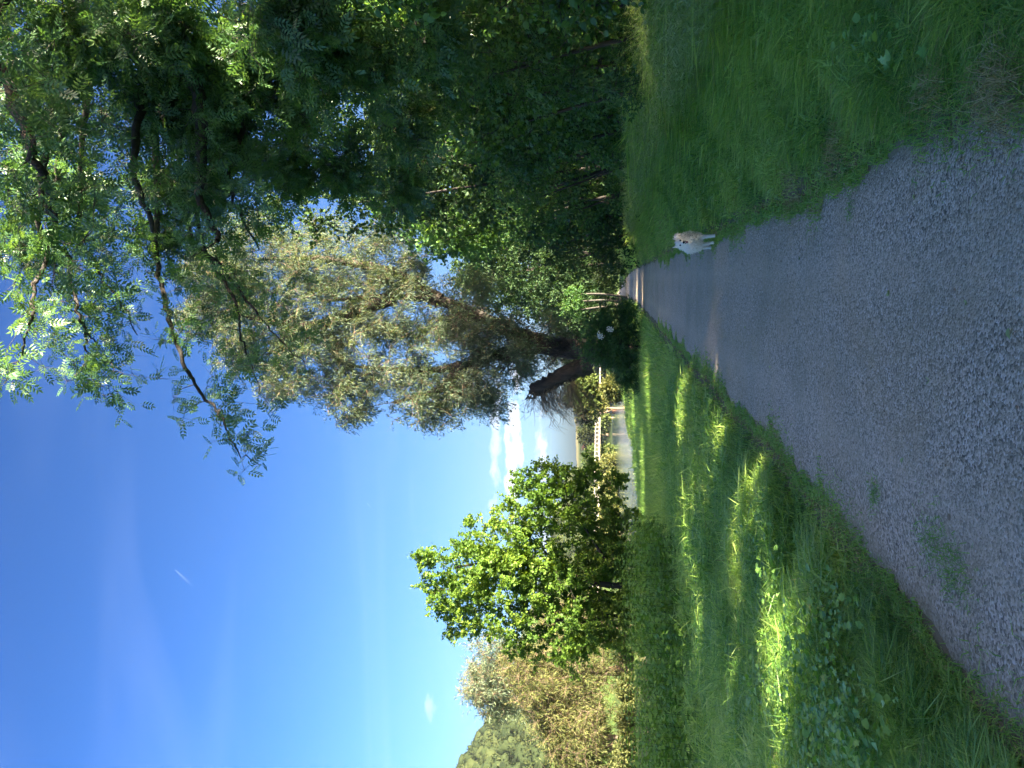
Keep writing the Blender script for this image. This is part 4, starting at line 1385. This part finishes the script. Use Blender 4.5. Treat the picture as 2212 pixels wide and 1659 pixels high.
# ------------------------------------------------------------------ nettles and other tall herbs on the left
def build_nettles():
    b = Buf(); st = Buf()
    n = 4200
    y = R.uniform(10.0, 46, n) ; x = R.uniform(-16, -1, n)
    front = np.interp(x, [-9, -6, -4.4, -3.2, -2.6], [8.8, 11.0, 13.6, 16.0, 19.0])
    edge = np.interp(y, NB_Y, NB_X)
    rightlim = np.interp(y, [10, 16, 22, 30, 46], [-3.0, -3.1, -4.3, -6.3, -8.4])
    k = (y > front + 0.3 * nz(x, y, 2.0)) & (x > edge - 1.5) & (x < rightlim + 0.6 * nz(x, y, 1.7) + 0.3 * nz(x, y, 4.0)) & in_view(x, y, .03)
    x, y = x[k], y[k]
    h = R.uniform(0.65, 1.3, len(x)) * (1 + 0.22 * nz(x, y, 1.1))
    P = np.stack([x, y, ground(x, y)], 1)
    tip = P + np.stack([R.normal(0, .10, len(x)), R.normal(0, .10, len(x)), h], 1)
    ribbons(st, P, tip, 0.006)
    for k in range(13):
        u = 0.15 + 0.83 * k / 12
        c_ = P + (tip - P) * u
        for q in range(2):
            a_ = R.uniform(0, 6.28, len(x))
            d = np.stack([np.cos(a_), np.sin(a_), np.full(len(x), -0.25)], 1)
            b.place(BROAD[0], BROAD[1], c_, frames(d, np.array([0, 0, 1.0]) + 0.35 * R.standard_normal(d.shape)), (0.17 - 0.09 * u) * R.uniform(.7, 1.3, len(x)), np.clip(0.15 + 0.7 * u * R.uniform(.5, 1.2, len(x)), 0, 1))
    obj('nettle_patch', b.mesh('nettle_patch'), M['nettle'], kind='stuff', label='dark waist-high nettle patch on the left above the river bank')
    obj('nettle_stalks', st.mesh('nettle_stalks'), M['stem'], kind='stuff')


build_nettles()

# broad-leaved weeds in the left verge
def build_weeds():
    b = Buf()
    pts = []
    for (X, Y, rx, ry, n) in ((1780, 1400, 110, 120, 60), (1850, 1560, 130, 110, 50), (1700, 1500, 80, 120, 24), (1900, 1620, 110, 40, 24), (1680, 1180, 60, 80, 14), (1420, 900, 25, 120, 16), (1960, 90, 90, 80, 5), (1500, 180, 120, 200, 22)):
        for k in range(n):
            pts.append(gp(min(2200, X + R.normal(0, rx * .5)), Y + R.normal(0, ry * .5)))
    pts = np.array(pts)
    for q in range(9):
        a_ = R.uniform(0, 6.28, len(pts))
        d = np.stack([np.cos(a_), np.sin(a_), R.uniform(0.0, 0.5, len(pts))], 1)
        c_ = pts + d * np.array([.05, .05, 0]) + np.array([0, 0, 1]) * R.uniform(0.06, 0.24, len(pts))[:, None]
        pr = BROAD if q % 2 else LOBED
        b.place(pr[0], pr[1], c_, frames(d, np.array([0, 0, 1.0]) + .4 * R.standard_normal(d.shape)), R.uniform(0.025, 0.065, len(pts)), R.uniform(0.1, .9, len(pts)))
    obj('broadleaf_weeds', b.mesh('broadleaf_weeds'), M['weed'], kind='stuff', label='broad-leaved weeds growing through the left verge grass')
    # sunlit shrubby herbs at the bank's edge by the water
    b = Buf()
    n = 2600
    y = R.uniform(38, 75, n); x = np.interp(y, NB_Y, NB_X) + R.uniform(-0.6, 1.6, n)
    P = np.stack([x, y, ground(x, y)], 1)
    blades(b, P, R.uniform(.2, .55, n), np.full(n, .05), 0.9, R.uniform(.4, 1, n))
    obj('bank_reeds', b.mesh('bank_reeds'), M['grass'], kind='stuff')


build_weeds()

# ------------------------------------------------------------------ loose stones and fallen leaves on the path
def build_stones():
    b = Buf()
    ico = bmesh.new(); bmesh.ops.create_icosphere(ico, subdivisions=1, radius=1.0)
    iv = np.array([v.co[:] for v in ico.verts]); ifc = np.array([[v.index for v in f.verts] for f in ico.faces]); ico.free()
    n = 5000
    y = 1.9 + 9.0 * R.random(n) ** 1.5
    x = pc(y) + R.uniform(-1, 1, n) * (HALF - 0.04)
    P = np.stack([x, y, -0.015 * y + 0.012 * (1 - ((x - pc(y)) / HALF) ** 2) - 0.001], 1)
    a = R.uniform(0, 6.28, n)
    Mx = frames(np.stack([np.cos(a), np.sin(a), 0 * a], 1), np.array([0, 0, 1.0]) + 0.2 * R.standard_normal((n, 3)))
    s = R.gamma(2.2, 0.0013, n) + 0.0012
    for k in range(3):
        sel = slice(k, None, 3)
        b.place(iv * (1 + .22 * R.standard_normal(iv.shape)) * np.array([1, 1.35, .62]), [ifc], P[sel], Mx[sel], s[sel], R.random(len(P[sel])))
    m_ = foliage_mat('loose_stone', (0.24, 0.18, 0.11), (0.55, 0.45, 0.31), (0.85, 0.76, 0.60), 0.0, 0.9, 0.05, 5)
    obj('loose_stones', b.mesh('loose_stones'), m_, kind='stuff')


build_stones()
fl_me = []
for k in range(3):
    V = BROAD[0].copy(); V[:, 0] *= 0.75 + .15 * k; V[:, 2] *= 1.6 + k
    me = mesh_from('fallen_leaf', V, BROAD[1], [np.full(2, 0.2 + 0.3 * k)])
    me.materials.append(M['fallen'])
    fl_me.append(me)
spots = [((1700, 555), 'pale leaf on the right side of the path, first one this side of the dog'), ((2035, 650), 'pale leaf on the path in the right-hand third, near the picture edge'),
         ((1640, 795), 'tiny pale leaf at the middle of the path where the left verge bulges'), ((2120, 708), 'larger curled pale leaf close to the camera, right of the path middle'),
         ((1905, 1000), 'pale yellow leaf on the left third of the path, level with the weeds'), ((1960, 820), 'small pale leaf left of the path middle in the foreground'),
         ((2170, 930), 'pale leaf closest to the camera, left of the path middle'), ((2165, 1150), 'pale leaf lying beyond the spreading grass tuft, nearest the camera on the left'),
         ((1800, 520), 'pale leaf on the path beside the tiny grass tuft of the right verge'), ((2185, 1400), 'pale leaf at the bottom left corner of the path'),
         ((1590, 710), 'small pale leaf far along the path, left of the dog'), ((1880, 640), 'yellow-green leaf at mid distance, right of the path middle'),
         ((2060, 1230), 'pale leaf beside the mossy grass tuft'), ((1930, 420), 'pale leaf close to the right verge edge'), ((1470, 590), 'farthest pale leaf, beyond the dog on the path')]
for i, ((X, Y), lb) in enumerate(spots):
    p = gp(X, Y)
    o = bpy.data.objects.new('fallen_leaf', fl_me[i % 3]); COL.objects.link(o)
    p[2] = -0.015 * p[1] + 0.016
    o.location = p
    o.scale = (R.uniform(0.032, 0.052),) * 3
    o.rotation_euler = (R.uniform(-.25, .25), R.uniform(-.25, .25), R.uniform(0, 6.28))
    o['label'] = lb
    o['category'] = 'leaf'
    o['group'] = 'fallen leaves on the path'


# ------------------------------------------------------------------ the white dog
def build_dog():
    dx, dy = 2.26, 12.1
    g = -0.015 * dy + 0.006
    root = thing('dog', 'fluffy white dog with pricked ears and open mouth walking towards the camera', 'dog', (dx, dy, g))
    bm = bmesh.new()

    def ell(c, r, rot=None, seg=20):
        mt = Matrix.Translation(c) @ (rot.to_4x4() if rot else Matrix.Identity(4)) @ Matrix.Diagonal((r[0], r[1], r[2], 1))
        bmesh.ops.create_uvsphere(bm, u_segments=seg, v_segments=seg // 2 + 2, radius=1.0, matrix=mt)

    def limb(a, b, r0, r1, n=9):
        a, b = Vector(a), Vector(b)
        for k in range(n):
            t_ = k / (n - 1)
            ell(a.lerp(b, t_), (r0 + (r1 - r0) * t_,) * 3, seg=12)
    # local: -y towards the camera, x to the right of the upright view
    ell((0.00, 0.02, 0.375), (0.125, 0.12, 0.15))          # chest
    ell((-0.02, -0.02, 0.40), (0.14, 0.11, 0.125))         # ruff
    ell((0.02, 0.20, 0.40), (0.135, 0.20, 0.125))          # barrel
    ell((0.05, 0.42, 0.40), (0.135, 0.14, 0.14))           # rump
    ell((0.00, -0.01, 0.47), (0.115, 0.11, 0.10))          # neck fur
    ell((0.0, -0.055, 0.552), (0.085, 0.085, 0.078))       # skull
    ell((-0.055, -0.05, 0.520), (0.045, 0.055, 0.05))      # cheeks
    ell((0.055, -0.05, 0.520), (0.045, 0.055, 0.05))
    limb((0.0, -0.11, 0.528), (0.004, -0.195, 0.508), 0.042, 0.026)     # muzzle
    limb((0.0, -0.08, 0.485), (0.004, -0.155, 0.462), 0.030, 0.016)     # lower jaw, open
    # legs
    limb((0.078, 0.02, 0.33), (0.092, -0.005, 0.17), 0.056, 0.034); limb((0.092, -0.005, 0.17), (0.100, -0.02, 0.035), 0.032, 0.026)
    ell((0.102, -0.045, 0.020), (0.032, 0.045, 0.021))
    limb((-0.055, 0.03, 0.33), (-0.030, 0.04, 0.18), 0.056, 0.034); limb((-0.030, 0.04, 0.18), (-0.005, 0.09, 0.05), 0.032, 0.025)
    ell((-0.003, 0.065, 0.026), (0.031, 0.044, 0.022))
    for s_, fy in ((-0.075, 0.34), (0.12, 0.46)):            # hind legs: thigh, hock, shank
        limb((s_ * .9, 0.40, 0.36), (s_, 0.36 + (fy - .4) * .3, 0.24), 0.085, 0.05)
        limb((s_, 0.36 + (fy - .4) * .3, 0.24), (s_, fy + 0.11, 0.15), 0.045, 0.028)
        limb((s_, fy + 0.11, 0.15), (s_, fy + 0.06, 0.03), 0.028, 0.024)
        ell((s_, fy + 0.03, 0.021), (0.031, 0.045, 0.021))
    # tail carried over the back
    limb((0.07, 0.53, 0.46), (0.12, 0.50, 0.55), 0.045, 0.05); limb((0.12, 0.50, 0.55), (0.11, 0.36, 0.56), 0.05, 0.03)
    me = bpy.data.meshes.new('body')
    bm.to_mesh(me); bm.free()
    o = bpy.data.objects.new('body', me); COL.objects.link(o)
    rm = o.modifiers.new('remesh', 'REMESH'); rm.mode = 'VOXEL'; rm.voxel_size = 0.0095
    sm = o.modifiers.new('smooth', 'SMOOTH'); sm.factor = 0.6; sm.iterations = 6
    dg = bpy.context.evaluated_depsgraph_get()
    ev = o.evaluated_get(dg)
    me2 = bpy.data.meshes.new_from_object(ev)
    o.modifiers.clear()
    o.data = me2
    me2.name = 'body'
    for p in me2.polygons:
        p.use_smooth = True
    nv = len(me2.vertices)
    V = np.zeros(nv * 3); me2.vertices.foreach_get('co', V); V = V.reshape(-1, 3)
    Nn = np.zeros(nv * 3); me2.vertices.foreach_get('normal', Nn); Nn = Nn.reshape(-1, 3)
    fur = plain_mat('white_fur', (0.98, 0.92, 0.79), 0.8, 0.1, 0.05, 30)
    me2.materials.clear(); me2.materials.append(fur)
    o.parent = root
    # turn the whole dog a little so that its flank shows on the right
    root.rotation_euler = (0, 0, rad(-9))
    # fur locks
    face = (V[:, 1] < -0.10) & (V[:, 2] > 0.43)
    low = V[:, 2] < 0.06
    idx = R.choice(np.where(~low)[0], 4500)
    P = V[idx] - Nn[idx] * 0.004
    ln = np.where(face[idx], 0.012, np.where(V[idx, 2] < 0.2, 0.018, 0.042)) * R.uniform(.6, 1.3, len(idx))
    d = unit(Nn[idx] * 0.75 + np.array([0, 0.25, -0.75]) + 0.25 * R.standard_normal(P.shape))
    b = Buf()
    b.place(LANCE[0] * np.array([1.3, 1, 1]), LANCE[1], P, frames(d, Nn[idx] + 0.3 * R.standard_normal(P.shape)), ln, R.random(len(P)))
    fo = bpy.data.objects.new('fur', b.mesh('fur')); COL.objects.link(fo); fo.data.materials.append(fur); fo.parent = root; fo['kind'] = 'stuff'

    def part(name, build, mat, parent=root, label=None, smooth_=True):
        bmm = bmesh.new(); build(bmm)
        mm = bpy.data.meshes.new(name); bmm.to_mesh(mm); bmm.free()
        for p in mm.polygons:
            p.use_smooth = smooth_
        mm.materials.append(mat)
        oo = bpy.data.objects.new(name, mm); COL.objects.link(oo); oo.parent = parent
        if label:
            oo['label'] = label
        return oo

    def sph(c, r):
        return lambda bmm: bmesh.ops.create_uvsphere(bmm, u_segments=14, v_segments=10, radius=1.0, matrix=Matrix.Translation(c) @ Matrix.Diagonal((r[0], r[1], r[2], 1)))
    black = plain_mat('nose_black', (0.012, 0.011, 0.012), 0.3, 0.5)
    pink = plain_mat('tongue_pink', (0.55, 0.22, 0.22), 0.5, 0.4, 0.1)
    dark = plain_mat('mouth_dark', (0.03, 0.018, 0.018), 0.6, 0.3)
    part('nose', sph((0.004, -0.222, 0.517), (0.021, 0.014, 0.017)), black)
    for s_ in (-1, 1):
        part('eye', sph((0.036 * s_, -0.128, 0.560), (0.014, 0.011, 0.014)), black)
    part('mouth', sph((0.004, -0.150, 0.487), (0.026, 0.046, 0.017)), dark)
    part('tongue', sph((0.006, -0.178, 0.467), (0.017, 0.030, 0.022)), pink)

    def ear(s_):
        def f(bmm):
            pts = [Vector((0.028 * s_, -0.055, 0.600)), Vector((0.082 * s_, -0.045, 0.585)), Vector((0.060 * s_, -0.020, 0.592)), Vector((0.078 * s_, -0.052, 0.715))]
            vs = [bmm.verts.new(p) for p in pts]
            mid = bmm.verts.new((0.058 * s_, -0.040, 0.625))
            for a, b_, c in ((0, 3, 4), (3, 1, 4), (1, 0, 4)):
                vv = [vs[q] if q < 4 else mid for q in (a, b_, c)]
                bmm.faces.new(vv)
            for a, b_, c in ((0, 2, 3), (2, 1, 3), (0, 1, 2)):
                bmm.faces.new((vs[a], vs[b_], vs[c]))
            bmesh.ops.recalc_face_normals(bmm, faces=bmm.faces)
            bmesh.ops.bevel(bmm, geom=list(bmm.edges), offset=0.006, segments=2, affect='EDGES')
        return f
    for s_ in (-1, 1):
        part('ear', ear(s_), fur)


build_dog()

# ------------------------------------------------------------------ thin summer haze over the valley
hz_ = bpy.data.meshes.new('haze'); bmh = bmesh.new(); bmesh.ops.create_cube(bmh, size=1.0, matrix=Matrix.Translation((0, 300, 60)) @ Matrix.Diagonal((2400, 2400, 132, 1))); bmh.to_mesh(hz_); bmh.free()
mh = bpy.data.materials.new('haze_air'); mh.use_nodes = True
th = NT(mh.node_tree)
pv = th.n('ShaderNodeVolumePrincipled', i={'Density': 0.00005, 'Color': (0.62, 0.82, 1.0, 1), 'Anisotropy': 0.0})
oh = th.n('ShaderNodeOutputMaterial'); th.link(pv.outputs[0], oh.inputs['Volume'])
obj('haze', hz_, mh, kind='stuff')

for me in bpy.data.meshes:
    if me.users == 0:
        bpy.data.meshes.remove(me)
print('TRIS', sum(len(m.loops) - 2 * len(m.polygons) for m in bpy.data.meshes))
